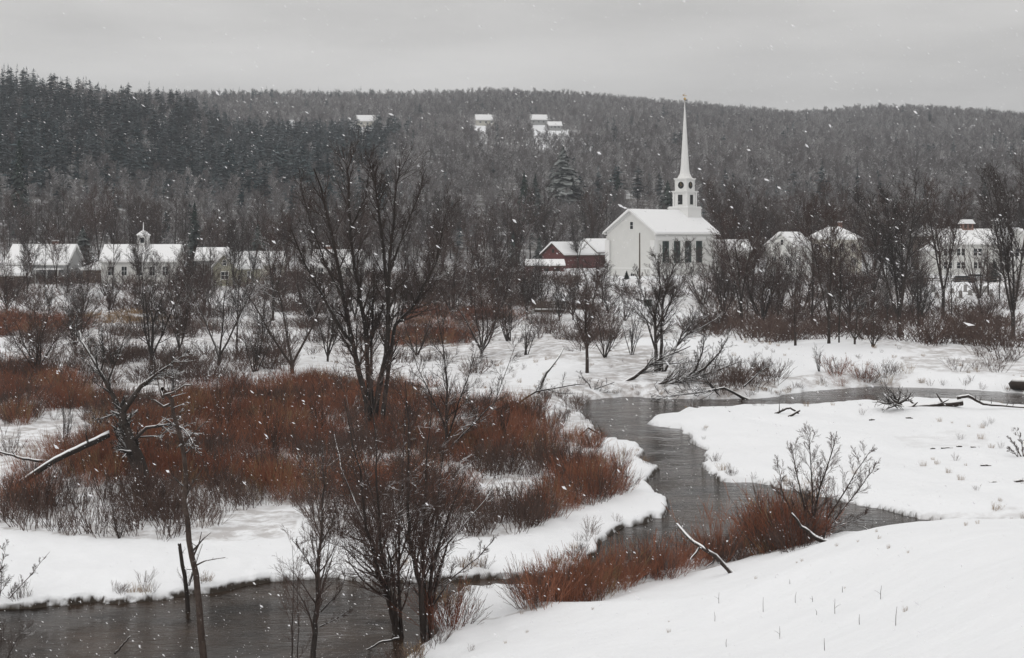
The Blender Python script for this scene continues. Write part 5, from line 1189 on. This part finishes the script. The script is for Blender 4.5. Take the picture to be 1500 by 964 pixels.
for a_, b_, n_, lb in SEG2:
    for i in range(n_):
        px = a_ + (b_ - a_) * (i + rgt.random()) / n_; Yc = rgt.uniform(200, 268); hm = rgt.uniform(4, 8) if px < 620 else rgt.uniform(5, 12)
        x = (px - CX) / F * Yc; top = YH + (H - gz(x, Yc) - hm) * F / Yc
        plant(rgt.choice(['spread_a', 'spread_b', 'multi_a', 'tall_a', 'dense_a', 'tall_b', 'tall_c']), px, 0, top, lb.replace('small bare tree', OR[i] + ' small bare tree from the left'), 'small valley trees: ' + lb[6:], Y=Yc, wide=rgt.uniform(.9, 1.3))
for a_, b_, n_, lb in SEG:
    for i in range(n_):
        px = a_ + (b_ - a_) * (i + rgt.random()) / n_; Yc = rgt.uniform(338, 405)
        if 1040 < px < 1520: Yc = rgt.uniform(345, 400)
        plant(rgt.choice(['tall_a', 'tall_b', 'tall_c', 'spread_b']), px, 0, rgt.uniform(262, 325) - (14 if px > 1040 else 0), lb.replace(' tree in', ' tree from the left in').replace('bare', OR[i] + ' bare', 1), 'wood edge trees: ' + lb[5:], Y=Yc, wide=rgt.uniform(.8, 1.1))

# ================================================================== falling snow and the hazy air
def flakes():
    r2 = np.random.RandomState(11); P = []
    for (y0, y1, dens) in ((6, 16, 2.6), (16, 32, 2.0), (32, 70, 0.6)):
        vol = (0.36 * 2 * (y0 + y1) / 2 + 8) * (y1 - y0) * 22
        n = int(vol * dens); y = r2.uniform(y0, y1, n)
        P.append(np.stack([r2.uniform(-1, 1, n) * (0.37 * y + 2), y, r2.uniform(0.5, 21, n)], 1))
    P = np.concatenate(P); P = P[P[:, 2] > ground(P[:, 0], P[:, 1]) + 0.1]
    n = len(P); s = 0.0018 * np.exp(r2.normal(0.0, 0.58, n)) * (1 + 0.025 * P[:, 1])
    base = np.array([(1, 0, 0), (-1, 0, 0), (0, 1, 0), (0, -1, 0), (0, 0, 1), (0, 0, -1)], float)
    tri = np.array([(0,2,4),(2,1,4),(1,3,4),(3,0,4),(2,0,5),(1,2,5),(3,1,5),(0,3,5)])
    d = np.stack([np.full(n, 0.80), r2.normal(0, .35, n), np.full(n, -0.55)], 1) + r2.normal(0, .15, (n, 3)); d /= np.linalg.norm(d, axis=1, keepdims=True)
    e = np.cross(d, r2.normal(0, 1, (n, 3))); e /= np.linalg.norm(e, axis=1, keepdims=True); f = np.cross(d, e)
    el = r2.uniform(1.6, 3.2, n)
    V = P[:, None, :] + s[:, None, None] * (base[None, :, 0:1] * d[:, None, :] * el[:, None, None] + base[None, :, 1:2] * e[:, None, :] + base[None, :, 2:3] * f[:, None, :] * 0.7) + r2.normal(0, 1, (n, 6, 3)) * s[:, None, None] * 0.22
    T = (np.arange(n)[:, None, None] * 6 + tri[None]).reshape(-1, 3)
    print('flakes', n)
    return fast_mesh('falling_snow', V.reshape(-1, 3), None, T)
m_, t_, b_ = mat('snowflake'); b_.inputs['Base Color'].default_value = (0.8, 0.8, 0.82, 1); b_.inputs['Roughness'].default_value = 0.9
tag(obj('falling_snow', flakes(), m_), 'snowflakes drifting down over the river valley', kind='stuff')

hz = MB().box(-1500, 1500, -80, 2350, -4, 260).build('haze', None)
m_ = bpy.data.materials.new('haze_air'); m_.use_nodes = True; t_ = m_.node_tree; t_.nodes.clear()
pv = t_.nodes.new('ShaderNodeVolumePrincipled'); pv.inputs['Color'].default_value = (0.90, 0.94, 1.0, 1); pv.inputs['Density'].default_value = 0.00021; pv.inputs['Anisotropy'].default_value = 0.0
mo = t_.nodes.new('ShaderNodeOutputMaterial'); t_.links.new(pv.outputs[0], mo.inputs['Volume'])
hz.data.materials.append(m_); tag(hz, 'pale snowy haze in the valley air', kind='stuff')
